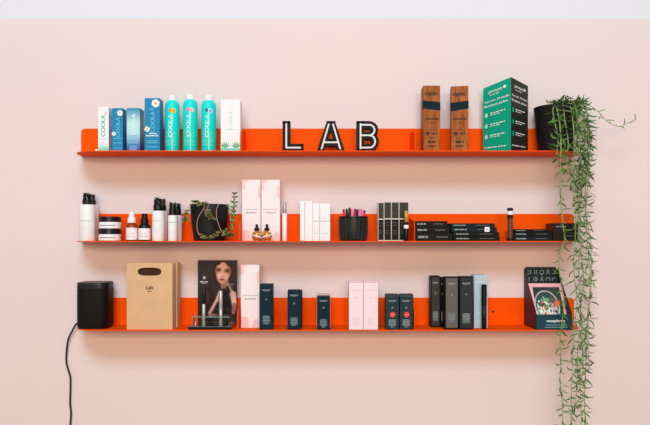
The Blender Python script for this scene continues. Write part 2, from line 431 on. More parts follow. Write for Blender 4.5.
# --- spray cans
def spray_can(l, r, ctop, stop, label, fm):
    yf = 0.03; rad = (r-l)*S(yf+0.022)/2; yc = yf+rad; xc = (X(l, yc)+X(r, yc))/2
    h = Z(ctop, yc)-TOP[1]; hs = Z(stop, yc)-TOP[1]
    t = thing('spray_can', label, 'spray can', (xc, yc, TOP[1]), 0, 'aqua sunscreen spray cans')
    b = NB(); lathe(b, [(rad*.93, 0), (rad, 0.003), (rad, hs-0.02), (rad*.97, hs-0.012), (rad*.86, hs-0.005), (rad*.66, hs)], 40); obj('can_body', b, AQUA, t, True)
    cr = rad*0.58
    b = NB(); lathe(b, [(cr, hs-0.001), (cr, h-0.004), (cr*.93, h-0.001), (cr*.8, h), (0, h)], 32)
    obj('cap', b, WHITE, t, True)
    def wrap(u, v): 
        a = u/rad; rr = rad+0.0004
        return (rr*sin(a), -rr*cos(a), v)
    b = NB(); word(b, 'COOLA', -0.002, hs*0.5, 0.075, 0.0125, 0, True, fn=wrap, bold=0.0004)
    obj('lettering', b, WHITEINK, t)
    b = NB()
    def pw(pts, mi, e=0.0):
        V = []
        for (u, v) in pts:
            a = u/rad; rr = rad+0.0004+e; V.append(b.verts.new((rr*sin(a), -rr*cos(a), v)))
        f = b.faces.new(V); f.material_index = mi
    for cx, cz, r0, mi in ((-0.002, hs*0.80, 0.0062, 0), (0.009, hs*0.785, 0.0082, 1)):
        for i in range(5):
            a = 0.3+2*pi*i/5; pw(ell(cx+.55*r0*cos(a), cz+.55*r0*sin(a), .5*r0, .5*r0, 10), mi, 0.0001*i+0.0005*mi)
        pw(ell(cx, cz, .32*r0, .32*r0, 10), 2, 0.0014)
    obj('flower_print', b, fm, t, 'keep')
    b = NB()
    for z in (0.36, 0.28, 0.22, 0.185, 0.14):
        x = -0.017
        while x < 0.014:
            L = rng.uniform(0.003, 0.007); pw(rect(x, x+L, hs*z-0.001, hs*z+0.001), 0); x += L+0.0014
    pw(rect(0.003, 0.007, hs*0.02, hs*0.36), 0)
    obj('small_print', b, mat('aqua_white_ink', rgb(150, 226, 220), 0.5, var=0), t, 'keep')
spray_can(165.1, 179.6, 95.8, 101, 'aqua spray can with orange and yellow flowers, leftmost of the three spray cans', [FLOWO, FLOWY, FLOWO])
spray_can(183.1, 197.7, 94.8, 100, 'aqua spray can with pink flowers, middle of the three spray cans', [FLOWP, mat('flower_print_rose', rgb(250, 190, 200), .5, var=0), FLOWP])
spray_can(201.5, 216, 95.9, 101, 'aqua spray can with lilac blue flowers, rightmost of the three spray cans', [FLOWD, mat('flower_print_ice', rgb(185, 215, 245), .5, var=0), FLOWD])
t, wd, h = carton('sunscreen_box', 'wide white carton with green leaf print, right of the spray cans', 220.7, 240.3, 99.6, 0.03, 1, 0.05, CARDW, G1)
b = NB(); word(b, 'COOLA', 0.0, h*0.6, 0.062, 0.0125, 0, True, bold=0.0006); obj('lettering', b, mat('pale_mint_ink', rgb(195, 228, 222), .5, var=0), t)
b = NB()
for sx in (-1, 1):
    for k in range(6):
        a = radians(90-sx*(k*24-62)); L = 0.027-0.002*abs(k-2.5); ox, oz = sx*0.0185, 0.0125
        ink(b, [(ox, oz), (ox+L*.5*cos(a)-.0021*sin(a), oz+L*.5*sin(a)+.0021*cos(a)), (ox+L*cos(a), oz+L*sin(a)), (ox+L*.5*cos(a)+.0021*sin(a), oz+L*.5*sin(a)-.0021*cos(a))], 0, 0, k*0.1)
obj('leaf_print', b, LEAFINK, t)
b = NB(); ink(b, rect(-wd/2+.0006, wd/2-.0006, 0.001, 0.0125)); obj('mint_panel', b, MINTINK, t)
b = NB(); fine(b, 0, h*0.425, wd*0.8, 0.0016, rng); obj('small_print', b, mat('pale_mint_ink', rgb(195, 228, 222)), t)
# --- the three letters
def stroke_poly(pts, wdt, close=False):
    """offset a polyline into left and right rails with mitred joints"""
    n = len(pts); Lr, Rr = [], []
    for i in range(n):
        p = Vector(pts[i]); dirs = []
        if i > 0 or close: dirs.append((p-Vector(pts[i-1])).normalized())
        if i < n-1 or close: dirs.append((Vector(pts[(i+1) % n])-p).normalized())
        nv = sum((Vector((-d.y, d.x)) for d in dirs), Vector((0, 0))).normalized()
        k = 1/max(0.35, nv.dot(Vector((-dirs[0].y, dirs[0].x))))
        Lr.append(p+nv*wdt/2*k); Rr.append(p-nv*wdt/2*k)
    return Lr, Rr
def stroke(bm, pts, wdt, y0, y1, close=False, mi=0):
    Lr, Rr = stroke_poly(pts, wdt, close); n = len(pts)
    q = [[bm.verts.new((p.x, y, p.y)) for p in S_] for S_, y in ((Lr, y0), (Rr, y0), (Lr, y1), (Rr, y1))]
    rngi = range(n) if close else range(n-1)
    F = []
    for i in rngi:
        j = (i+1) % n
        F += [(q[0][i], q[0][j], q[1][j], q[1][i]), (q[2][i], q[2][j], q[3][j], q[3][i]), (q[0][i], q[0][j], q[2][j], q[2][i]), (q[1][i], q[1][j], q[3][j], q[3][i])]
    if not close:
        F += [(q[0][0], q[1][0], q[3][0], q[2][0]), (q[0][-1], q[1][-1], q[3][-1], q[2][-1])]
    for f in F: bm.faces.new(f).material_index = mi
def letter(ch, l, r, top, strokes, tubes, label):
    yf = 0.025; xc, wd, h = pb(l, r, top, yf, 1)
    t = thing('marquee_letter', label, 'letter', (xc, yf, TOP[1]), 0, 'standing letters on the top shelf')
    SW = 0.0255
    def m(p): return (-wd/2+p[0]*wd, p[1]*h)
    b = NB()
    for k, s in enumerate(strokes(wd, h, SW)): stroke(b, s[0], SW, 0.006+0.0003*k, 0.036, s[1])
    for v in b.verts: v.co.z = min(h, max(0, v.co.z))
    obj('letter_body', b, BROWNIN, t)
    b = NB()
    for k, s in enumerate(strokes(wd, h, SW)):
        for sg in (0, 1):
            rail = stroke_poly(s[0], SW-0.0082, s[1])[sg]
            stroke(b, [tuple(p) for p in rail], 0.0082, 0.0002*k, 0.012+0.0003*k, s[1])
        if not s[1]:
            for e, o2 in ((0, 1), (-1, -2)):
                if (k, e) in tubes.get('open', ()): continue
                p = Vector(s[0][e]); d = (p-Vector(s[0][o2])).normalized(); nn = Vector((-d.y, d.x)); c = p-d*0.0041
                stroke(b, [tuple(c+nn*SW/2), tuple(c-nn*SW/2)], 0.0082, 0.0002*k, 0.012)
    for v in b.verts: v.co.z = min(h, max(0, v.co.z))
    obj('letter_rim', b, DKGREEN, t)
    b = NB()
    for k, s in enumerate(strokes(wd, h, SW)):
        P = [Vector(p) for p in s[0]]
        if not s[1]:
            if (k, 0) not in tubes.get('open', ()): P[0] = P[0]+(P[1]-P[0]).normalized()*(0.008+max(0, -P[0].y))
            if (k, -1) not in tubes.get('open', ()): P[-1] = P[-1]+(P[-2]-P[-1]).normalized()*(0.008+max(0, P[-1].y-h)*1.3)
        stroke(b, [tuple(p) for p in P], 0.0054, -0.0012-0.0001*k, 0.0065, s[1])
    obj('light_tube', b, TUBEW, t)
def sL(w_, h_, s): return [([(-w_/2+s/2, h_), (-w_/2+s/2, s/2), (w_/2, s/2)], False)]
def sA(w_, h_, s):
    a = w_/2-s*0.55; ap = 0.0045
    f = 0.30; xi = a+(ap-a)*f
    return [([(-a-.002, -.004), (-ap+.003, h_+.008)], False), ([(a+.002, -.004), (ap-.003, h_+.008)], False), ([(-xi, h_*f), (xi, h_*f)], False)]
def sB(w_, h_, s):
    x0 = -w_/2+s/2; x1 = w_/2-s/2; zm = h_*0.53
    up = [(x0, h_-s/2)]+[(x1-0.012-.006+0.018*sin(radians(q))-0.002, (zm+h_-s/2)/2+((h_-s/2-zm)/2)*cos(radians(q))) for q in range(0, 181, 20)]+[(x0, zm)]
    lo = [(x0, zm)]+[(x1-0.018+0.018*sin(radians(q)), (zm+s/2)/2+((zm-s/2)/2)*cos(radians(q))) for q in range(0, 181, 20)]+[(x0, s/2)]
    return [([(x0, 0), (x0, h_)], False), (up, False), (lo, False)]
letter('L', 282.5, 303.4, 121, sL, {}, 'dark metal letter L with white inner line, leftmost of the three letters')
letter('A', 316.8, 345, 121, sA, {'open': {(2, 0), (2, -1)}}, 'dark metal letter A with white inner line, between the L and B')
letter('B', 356.7, 379, 121, sB, {'open': {(1, 0), (1, -1), (2, 0), (2, -1)}}, 'dark metal letter B with white inner line, rightmost of the three letters')
# --- wooden trophies
def trophy(l, r, top, label, bl, br, rz=0.0):
    yf = 0.04; xc, wd, h = pb(l, r, top, yf, 1)
    t = thing('wooden_trophy', label, 'trophy', (xc, yf, TOP[1]), rz, 'wooden award blocks on the top shelf')
    b = NB(); box(b, -wd/2, wd/2, 0, 0.055, 0, h, 0.0014); obj('wood_block', b, WOOD, t)
    b = NB(); zz = lambda p: Z(p, yf)-TOP[1]
    prism(b, [(-wd/2-.0006, zz(bl[1])), (wd/2+.0006, zz(br[1])), (wd/2+.0006, zz(br[0])), (-wd/2-.0006, zz(bl[0]))], -0.0006, 0.02, 'xz'); obj('teal_band', b, BAND, t)
    b = NB(); word(b, 'clyde.', -0.001, h*0.875, 0.044, 0.018, 0, bold=0.0016)
    obj('logo_lettering', b, DARKINK, t); b = NB()
    word(b, 'WINNER', 0, zz(119), 0.046, 0.0066, 0, bold=0.0012); obj('title_lettering', b, DARKINK, t); b = NB(); fine(b, 0, zz(122.8), 0.018, 0.002, rng); obj('small_print', b, DARKINK, t); b = NB(); fine(b, 0, zz(129.4), 0.018, 0.002, rng)
    obj('small_print', b, DARKINK, t); b = NB()
    for k in range(3):
        a = pi/3*k; dx, dz = .0075*cos(a), .0075*sin(a); nx, nz = -.0016*sin(a), .0016*cos(a); cx, cz = -0.0135, zz(133.5)
        ink(b, [(cx-dx+nx, cz-dz+nz), (cx-dx-nx, cz-dz-nz), (cx+dx-nx, cz+dz-nz), (cx+dx+nx, cz+dz+nz)], 0, 0, 0.2*k)
    obj('star_emblem', b, DARKINK, t); b = NB()
    fine(b, 0.010, zz(133.8), 0.02, 0.004, rng); fine(b, 0, zz(138), 0.024, 0.0015, rng)
    fine(b, 0, zz(141.8), 0.028, 0.007, rng); fine(b, 0, zz(146), 0.028, 0.004, rng)
    obj('small_print', b, DARKINK, t)
trophy(423.4, 440.2, 85.5, 'wooden award block with dark teal band sloping down to the right', (100.4, 108.6), (102.2, 110.6))
trophy(451, 468.2, 86, 'wooden award block with dark teal band sloping up to the right', (102.7, 111.2), (100.8, 108.8), radians(-8))
# --- green and black promotional carton: upright prism with a corner towards the viewer
def promo():
    ya, yb = 0.022, 0.095
    A = Vector((X(511, ya), ya, 0)); L = Vector((X(483.2, yb), yb, 0)); R = Vector((X(528, yb-0.01), yb-0.01, 0))
    zA, zL, zR = Z(77, ya), Z(88.5, yb), Z(86, yb-0.01); z0 = TOP[1]
    t = thing('promotional_carton', 'tall green and black promotional carton with slanted top, between wooden award block and potted vine', 'box', (A.x, A.y, z0))
    B = Vector(((L.x+R.x)/2, DEP-0.006, 0))
    def P(v, z): return v-A+Vector((0, 0, z))
    b = NB(); hs = {0: zA-z0, 1: zL-z0, 2: zR-z0}
    pts = [(A, hs[0]), (R, hs[2]), (B, (hs[1]+hs[2])/2-0.02), (L, hs[1])]
    lo = [b.verts.new(P(p, 0)) for p, z in pts]; hi = [b.verts.new(P(p, z)) for p, z in pts]
    b.faces.new(lo); b.faces.new(hi)
    for i in range(4):
        f = b.faces.new((lo[i], lo[(i+1) % 4], hi[(i+1) % 4], hi[i])); f.material_index = {0: 1, 1: 1, 2: 0, 3: 0}[i]
    obj('carton', b, [GREEN, CHAR], t)
    def face(v0, v1, h0, h1):
        n = (v1-v0).cross(Vector((0, 0, 1))).normalized()
        if n.y > 0: n = -n
        W = (v1-v0).length
        def fn(u, v):   # u 0..1 across, v metres below the slanted top edge
            zt = h0+(h1-h0)*u
            k = u
            return P(v0+(v1-v0)*u, 0)+n*0.0006+Vector((0, 0, zt-v*zt/ h1 if h1 > h0 else zt-v*zt/h0))
        return fn, W
    for (v0, v1, h0, h1, mi) in ((L, A, hs[1], hs[0], 0), (A, R, hs[0], hs[2], 1)):
        fn, W = face(v0, v1, h0, h1)
        b = NB()
        def lines(s, cu, v, wu, ht, bold=0.008): word(b, s, cu, -v, wu, ht, fn=lambda u, q: fn(u, -q), bold=bold*.5)
        def dash(u0, u1, v, ht, mi_=0):
            n_ = rng
            u = u0
            while u < u1:
                L_ = min(n_.uniform(.05, .13), u1-u)
                f = b.faces.new([b.verts.new(fn(*q)) for q in ((u, v-ht/2), (u+L_, v-ht/2), (u+L_, v+ht/2), (u, v+ht/2))]); f.material_index = mi_
                u += L_+.03
        def blob(cu, v, ru, rv, mi_=0):
            f = b.faces.new([b.verts.new(fn(cu+ru*cos(2*pi*i/12), v+rv*sin(2*pi*i/12))) for i in range(12)]); f.material_index = mi_
        LM = [WHITEINK, mat('pale_green_print', rgb(170, 225, 208), .5, var=0) if mi == 0 else GREEN]
        lines('genoapay', .44, .026, .5, .0105, .006); blob(.78, .023, .06, .005, 0); dash(.26, .6, .036, .0022); obj('logo_lettering', b, LM, t, 'keep'); b = NB()
        lines('Pay over 10 weeks', .5, .058, .88, .0095); lines('No interest, no fees.', .47, .0735, .86, .0095); obj('headline_lettering', b, LM, t, 'keep')
        for v in (.106, .146, .186):
            b = NB(); blob(.12, v, .055, .009, 1); obj('bullet_icon', b, LM, t, 'keep')
            b = NB(); dash(.26, .8, v-.004, .0032); dash(.26, .62, v+.003, .0022); obj('small_print', b, LM, t, 'keep')
        b = NB(); dash(.05, .5, .226, .0034); dash(.55, .85, .226, .0034); obj('footer_print', b, LM, t, 'keep')
promo()

# ================================================================== leaves
def leaf(bm, p, d, up, L, W, curl, mi=0, n=5, bend=0.0):
    """one narrow folded blade with thickness; curl bends it towards up, bend bends it within its own plane"""
    d = d.normalized(); up = (up-d*up.dot(d)).normalized(); s0 = d.cross(up)
    rows = []; q = Vector(p)
    for i in range(n+1):
        t = i/n; wv = W*(0.35+0.65*min(1, t*3.2))*(1-max(0, (t-0.45)/0.55)**2.2*0.96)
        a, e = curl*t, bend*t
        d1 = d*cos(e)+s0*sin(e); s = s0*cos(e)-d*sin(e)
        dd = d1*cos(a)+up*sin(a); uu = up*cos(a)-d1*sin(a)
        rows.append([bm.verts.new(q-s*wv/2+uu*wv*0.18), bm.verts.new(q-uu*wv*0.16), bm.verts.new(q+s*wv/2+uu*wv*0.18), bm.verts.new(q+uu*wv*0.12)])
        q = q+dd*(L/n)
    for a_, b_ in zip(rows[:-1], rows[1:]):
        for j in range(4):
            f = bm.faces.new((a_[j], a_[(j+1) % 4], b_[(j+1) % 4], b_[j])); f.material_index = mi
    bm.faces.new(rows[0]).material_index = mi; bm.faces.new(rows[-1][::-1]).material_index = mi
# --- trailing vine in black pot
def potted_vine():
    cy = 0.074; rt = 0.0725
    xc = X(555.6, cy)
    t = thing('potted_vine', 'trailing green vine in a black pot at the right end of the top shelf', 'potted plant', (xc, cy, TOP[1]))
    hp = Z(107.6, cy)-TOP[1]
    b = NB(); lathe(b, [(0.0, 0.011), (0.052, 0.011), (0.058, 0.013), (rt-0.001, hp-0.004), (rt, hp-0.001), (rt-0.002, hp), (rt-0.006, hp-0.002), (rt-0.007, hp-0.02), (0, hp-0.02)], 48); obj('pot', b, MATTBLACK, t, True)
    b = NB(); lathe(b, [(0, 0), (0.057, 0), (0.061, 0.003), (0.0615, 0.011), (0.059, 0.0125), (0, 0.0115)], 48); obj('saucer', b, MATTBLACK, t, True)
    b = NB(); lathe(b, [(0, hp-0.021), (rt-0.0068, hp-0.0195), (rt-0.012, hp-0.013), (0, hp-0.009)], 32); obj('soil', b, SOIL, t, True)
    org = Vector((xc, cy, TOP[1]))
    def W(px, py, y): return Vector((X(px, y), y, Z(py, y)))-org
    R = random.Random(11)
    def vine(pts, Lr, Wr, step, rs=0.0013, spread=1.0, m=LEAF, deep=0.3):
        b = NB(); path = smoothpath([W(*p) for p in pts], 7)
        n = len(path); tube(b, path, [rs*(1-0.5*i/n) for i in range(n)], 6, 0)
        acc = 0.0; ph = R.uniform(0, 6)
        for i in range(1, n):
            seg = (path[i]-path[i-1]); acc += seg.length
            while acc > step:
                acc -= step*R.uniform(0.7, 1.3); tdir = seg.normalized()
                ph += 2.4+R.uniform(-0.5, 0.5)
                side = Vector((cos(ph), -abs(sin(ph))*0.8 if R.random() < 0.75 else 0.3*sin(ph), 0)); side -= tdir*side.dot(tdir)
                if side.length < 0.1: continue
                side.normalize()
                ang = R.uniform(0.35, 1.7)
                d = side*sin(ang)+tdir*cos(ang)
                L = R.uniform(*Lr)
                if path[i].z > hp-0.01: L *= 1.0
                up = Vector((R.uniform(-.6, .6), -1, R.uniform(-.4, .9))) if R.random() < 0.7 else Vector((0, 0, 1))
                sgn = 1 if d.cross(up).z > 0 else -1
                leaf(b, path[i]-seg*R.random(), d, up, L, R.uniform(*Wr), R.uniform(0.1, 0.8), 2 if R.random() < deep else 1, 6, R.choice((-1, 1))*R.uniform(.1, 1.9))
        obj('vine', b, [STEM, LEAF, LEAFD], t, 'keep')
    thin = (0.024, 0.041); tw = (0.0038, 0.0058); fat = (0.026, 0.043); fw = (0.0055, 0.0082)
    # long strands that hang past all three shelves
    vine([(557, 104, .07), (556, 106, .006), (559.5, 122, -.012), (561, 150, -.024), (560, 180, -.024), (561, 205, -.024), (563, 225, -.026), (564.5, 240, -.026), (559, 258, -.024), (560.5, 280, -.026), (564, 300, -.026), (562.5, 318, -.026), (560, 340, -.026), (561, 360, -.025), (560, 380, -.025), (562.5, 405, -.025), (562, 432, -.025)], thin, tw, .0125, .0022)
    vine([(566, 103, .07), (570, 105, .012), (573.5, 128, -.012), (574, 150, -.022), (574, 172, -.022), (573, 190, -.022), (575.5, 215, -.024), (575, 240, -.024), (573.5, 268, -.022), (577, 300, -.02), (575, 322, -.02), (573, 350, -.02), (572, 380, -.02), (571, 405, -.02), (571, 432, -.02)], thin, tw, .0115, .002)
    vine([(572, 102, .07), (579, 104, .04), (584, 118, .01), (585.5, 140, -.005), (584, 170, -.008), (581.5, 192, -.01), (580, 215, -.012), (581, 250, -.012), (583.5, 280, -.01), (580.5, 310, -.012), (583, 345, -.012), (580, 372, -.012), (580.5, 400, -.012), (582, 432, -.012)], thin, tw, .0100, .0019)
    vine([(572, 102, .08), (583, 104, .08), (588, 120, .07), (590, 142, .06), (589, 165, .055), (587.5, 190, .05), (586, 215, .045), (588, 250, .045), (590.5, 282, .04), (587, 320, .04), (586, 360, .04), (584.5, 400, .04), (586, 432, .04)], thin, tw, .0105, .0019)
    vine([(568, 102, .06), (575, 106, .02), (579.5, 132, -.01), (579, 165, -.018), (577.5, 200, -.02), (579, 240, -.02), (579, 275, -.018), (581, 305, -.018), (578, 345, -.018), (577, 385, -.018), (574, 409, -.018), (569, 415, -.018)], thin, tw, .0125, .0017)
    vine([(570, 102, .09), (580, 105, .09), (587, 128, .085), (588, 160, .08), (585, 200, .078), (590, 240, .075), (591.5, 270, .07), (590, 300, .07), (588, 330, .07), (589, 372, .07)], thin, tw, .0125, .0017)
    # short leafy strands near the pot
    vine([(560, 103, .05), (555, 104, .012), (553, 112, .0), (556, 128, -.006), (558, 140, -.012), (557, 158, -.02), (562, 170, -.02)], fat, fw, .0100, .002, deep=.4)
    vine([(562, 103, .05), (563, 104, .006), (564.5, 118, -.008), (568, 140, -.012), (567, 160, -.022), (571, 178, -.022), (570, 190, -.022)], fat, fw, .0092, .002, deep=.4)
    vine([(568, 102, .06), (576, 104, .03), (581, 112, .012), (584, 128, .004), (584, 150, -.004), (578, 170, -.012), (576, 186, -.014)], fat, fw, .0088, .0018, deep=.6)
    vine([(570, 102, .07), (580, 102, .06), (586.5, 110, .05), (588, 126, .045), (588, 146, .04), (586, 166, .035), (588, 176, .035)], fat, fw, .0088, .0018, deep=.6)
    vine([(566, 102, .06), (574, 103, .02), (577, 118, -.002), (577, 140, -.01), (580, 158, -.016), (584, 172, -.016), (587, 183, -.016)], fat, fw, .009, .0018, deep=.5)
    # crown of leaves over the rim
    for pts in ([(566, 104, .08), (558, 102, .05), (549, 103.5, .02)], [(564, 104, .08), (566, 99, .05), (566.5, 97, .03)], [(566, 104, .08), (574, 100, .05), (580, 101, .03)], [(568, 104, .09), (578, 101, .08), (585, 103, .07)], [(562, 105, .06), (560, 101, .03), (556, 101.5, .01)]):
        vine(pts, (0.016, 0.030), (.005, .0075), .0085, .0016, deep=.4)
    # tendril reaching out to the right
    vine([(574, 103, .07), (584, 104, .06), (592, 107, .05), (599, 112.5, .045), (605, 119.5, .04), (612, 124.3, .035), (620, 126.6, .03), (626, 124, .03), (632, 121.5, .03), (637, 119, .03)], (0.018, 0.03), (.003, .0045), .016, .0015, deep=0)
potted_vine()

# ================================================================== middle shelf
WS = 'white pump bottles on the middle shelf'
def pump_bottle(l, r, bt, ct, yc, label, cwf=0.62, clear=True, print_row=221.0):
    wd = (r-l)*S(yc); rad = wd/2; xc = (X(l, yc)+X(r, yc))/2; hb = Z(bt, yc)-TOP[2]; h = Z(ct, yc)-TOP[2]
    t = thing('pump_bottle', label, 'bottle', (xc, yc, TOP[2]), 0, WS)
    b = NB(); lathe(b, [(rad*.94, 0), (rad, 0.003), (rad, hb-0.004), (rad*.95, hb-0.001), (rad*.8, hb)], 40); obj('bottle_body', b, WHITE, t, True)
    c = rad*cwf; ch = (h-hb)
    b = NB(); lathe(b, [(c, hb-0.0005), (c*1.02, hb+0.001), (c*1.02, hb+ch*.42), (c*.96, hb+ch*.46), (0, hb+ch*.46)], 36); obj('collar', b, BLACK, t, True)
    b = NB(); q = c*.62
    lathe(b, [(q, hb+ch*.45), (q, hb+ch*.8), (q*.9, hb+ch*.9), (0, hb+ch*.92)], 24)
    box(b, -c*.25, c*.25, -c*.85, 0, hb+ch*.72, hb+ch*.86, 0.001)
    obj('pump_head', b, BLACK, t, True)
    if clear:
        b = NB(); k = c*.93; z0 = hb+ch*.455
        lathe(b, [(k, z0), (k, h-0.002), (k*.95, h), (0, h), (0, h-0.0012), (k*.9, h-0.0014), (k-0.0012, h-0.004), (k-0.0012, z0)], 32)
        obj('clear_cap', b, CLEAR, t, True)
    for v, L, m_ in ((Z(print_row, yc)-TOP[2], 1.5, 0), (hb*.75, .3, 1), (hb*.36, .5, 1)):
        b = NB(); a = -L/2
        while a < L/2:
            da = min(R0.uniform(.06, .16), L/2-a); rr = rad+0.0004; zz = 0.0009 if m_ == 0 else 0.0007
            V = [b.verts.new((rr*sin(q_), -rr*cos(q_), z_)) for q_, z_ in ((a, v-zz), (a+da, v-zz), (a+da, v+zz), (a, v+zz))]
            b.faces.new(V).material_index = m_; a += da+.04
        obj('small_print', b, [GREYINK, PALEINK], t, 'keep')
    return t
R0 = random.Random(9)
pump_bottle(79.8, 95.2, 204.6, 193, 0.045, 'tall white pump bottle in front at the left end of the middle shelf')
pump_bottle(83, 98.3, 204.8, 193.6, 0.107, 'tall white pump bottle standing behind the leftmost pump bottle')
pump_bottle(152.2, 164.2, 210.8, 197.6, 0.035, 'white pump bottle with black collar, in front, right of the two dropper bottles', 0.76)
pump_bottle(155.6, 167.5, 210.8, 197.9, 0.09, 'white pump bottle half hidden behind the one right of the dropper bottles', 0.76)
pump_bottle(168.1, 177.6, 215.2, 202, 0.035, 'small slim white pump bottle in front, beside the black succulent pot', 0.8, True, 222.5)
pump_bottle(172.4, 182, 215.2, 202.4, 0.085, 'small slim white pump bottle behind its twin beside the succulent pot', 0.8, True, 222.5)
# --- stacked jars
def jar(l, r, z0, z1, label):
    yc = 0.055; rad = (r-l)*S(yc)/2; xc = (X(l, yc)+X(r, yc))/2; h = z1-z0
    t = thing('cream_jar', label, 'jar', (xc, yc, z0), 0, 'stacked cream jars')
    b = NB(); lathe(b, [(rad*.93, 0), (rad, 0.002), (rad, h*.52), (rad*.96, h*.55), (rad*.9, h*.56)], 44); obj('jar_body', b, WHITE, t, True)
    b = NB(); lathe(b, [(rad*.96, h*.57), (rad*.98, h*.58), (rad*.98, h-.002), (rad*.95, h), (0, h)], 44); obj('lid', b, BLACK, t, True)
    b = NB(); a = -.75
    while a < .75:
        da = R0.uniform(.05, .13); rr = rad+.0004; v = h*.27
        b.faces.new([b.verts.new((rr*sin(q_), -rr*cos(q_), z_)) for q_, z_ in ((a, v-.0013), (a+da, v-.0013), (a+da, v+.0013), (a, v+.0013))]); a += da+.03
    obj('small_print', b, DARKINK, t, 'keep')
zt = Z(216.7, 0.055); zm = (zt+TOP[2])/2
jar(99, 120.8, TOP[2], zm, 'white jar with black lid at the bottom of the two stacked jars')
jar(99.3, 121, zm, zt, 'white jar with black lid on top of the two stacked jars')
# --- dropper bottles
def dropper(l, r, lt, st, ct, label, glass, cap, ridged):
    yc = 0.04; rad = (r-l)*S(yc)/2; xc = (X(l, yc)+X(r, yc))/2; h = Z(ct, yc)-TOP[2]; hl = Z(lt, yc)-TOP[2]; hs = Z(st, yc)-TOP[2]
    t = thing('dropper_bottle', label, 'bottle', (xc, yc, TOP[2]), 0, 'dropper bottles on the middle shelf')
    b = NB(); lathe(b, [(rad*.9, 0), (rad, .003), (rad, hl+.004), (rad*.92, hl+(hs-hl)*.6), (rad*.55, hs), (rad*.5, hs+.003)], 36); obj('bottle_body', b, glass, t, True)
    b = NB(); rr = rad+.0005
    lathe(b, [(rr, .004), (rr, hl)], 36)
    b.faces.ensure_lookup_table()
    for f in [f for f in b.faces if len(f.verts) > 4]: b.faces.remove(f)
    obj('paper_label', b, CARDW, t, True)
    b = NB(); c = rad*(.66 if ridged else .74)
    if ridged:
        lathe(b, [(c, hs), (c, hs+(h-hs)*.42), (c*.8, hs+(h-hs)*.46), (c*.74, hs+(h-hs)*.6), (c*.7, h-.002), (c*.55, h), (0, h)], 20)
        for k in range(12):
            a = 2*pi*k/12; tube(b, [(c*.72*cos(a), c*.72*sin(a), hs+(h-hs)*.46), (c*.7*cos(a), c*.7*sin(a), h-.001)], .0012, 5)
    else:
        lathe(b, [(c, hs), (c*1.02, hs+(h-hs)*.35), (c*.98, hs+(h-hs)*.42), (c*.72, hs+(h-hs)*.5), (c*.62, hs+(h-hs)*.85), (c*.5, h-.001), (c*.3, h), (0, h)], 28)
    obj('dropper_cap', b, cap, t, True)
    b = NB()
    for v in (hl*.55, hl*.35):
        a = -.7
        while a < .7:
            da = R0.uniform(.08, .16); r2 = rr+.0003
            b.faces.new([b.verts.new((r2*sin(q_), -r2*cos(q_), z_)) for q_, z_ in ((a, v-.0008), (a+da, v-.0008), (a+da, v+.0008), (a, v+.0008))]); a += da+.05
    obj('small_print', b, GREYINK, t, 'keep')
dropper(126.3, 137.3, 227.8, 222.8, 211.6, 'amber dropper bottle with white label and white pipette cap', AMBER, WHITE, False)
dropper(138.6, 150.4, 228.4, 223.4, 213.6, 'black dropper bottle with white label and black ridged cap', BLACK, BLACK, True)
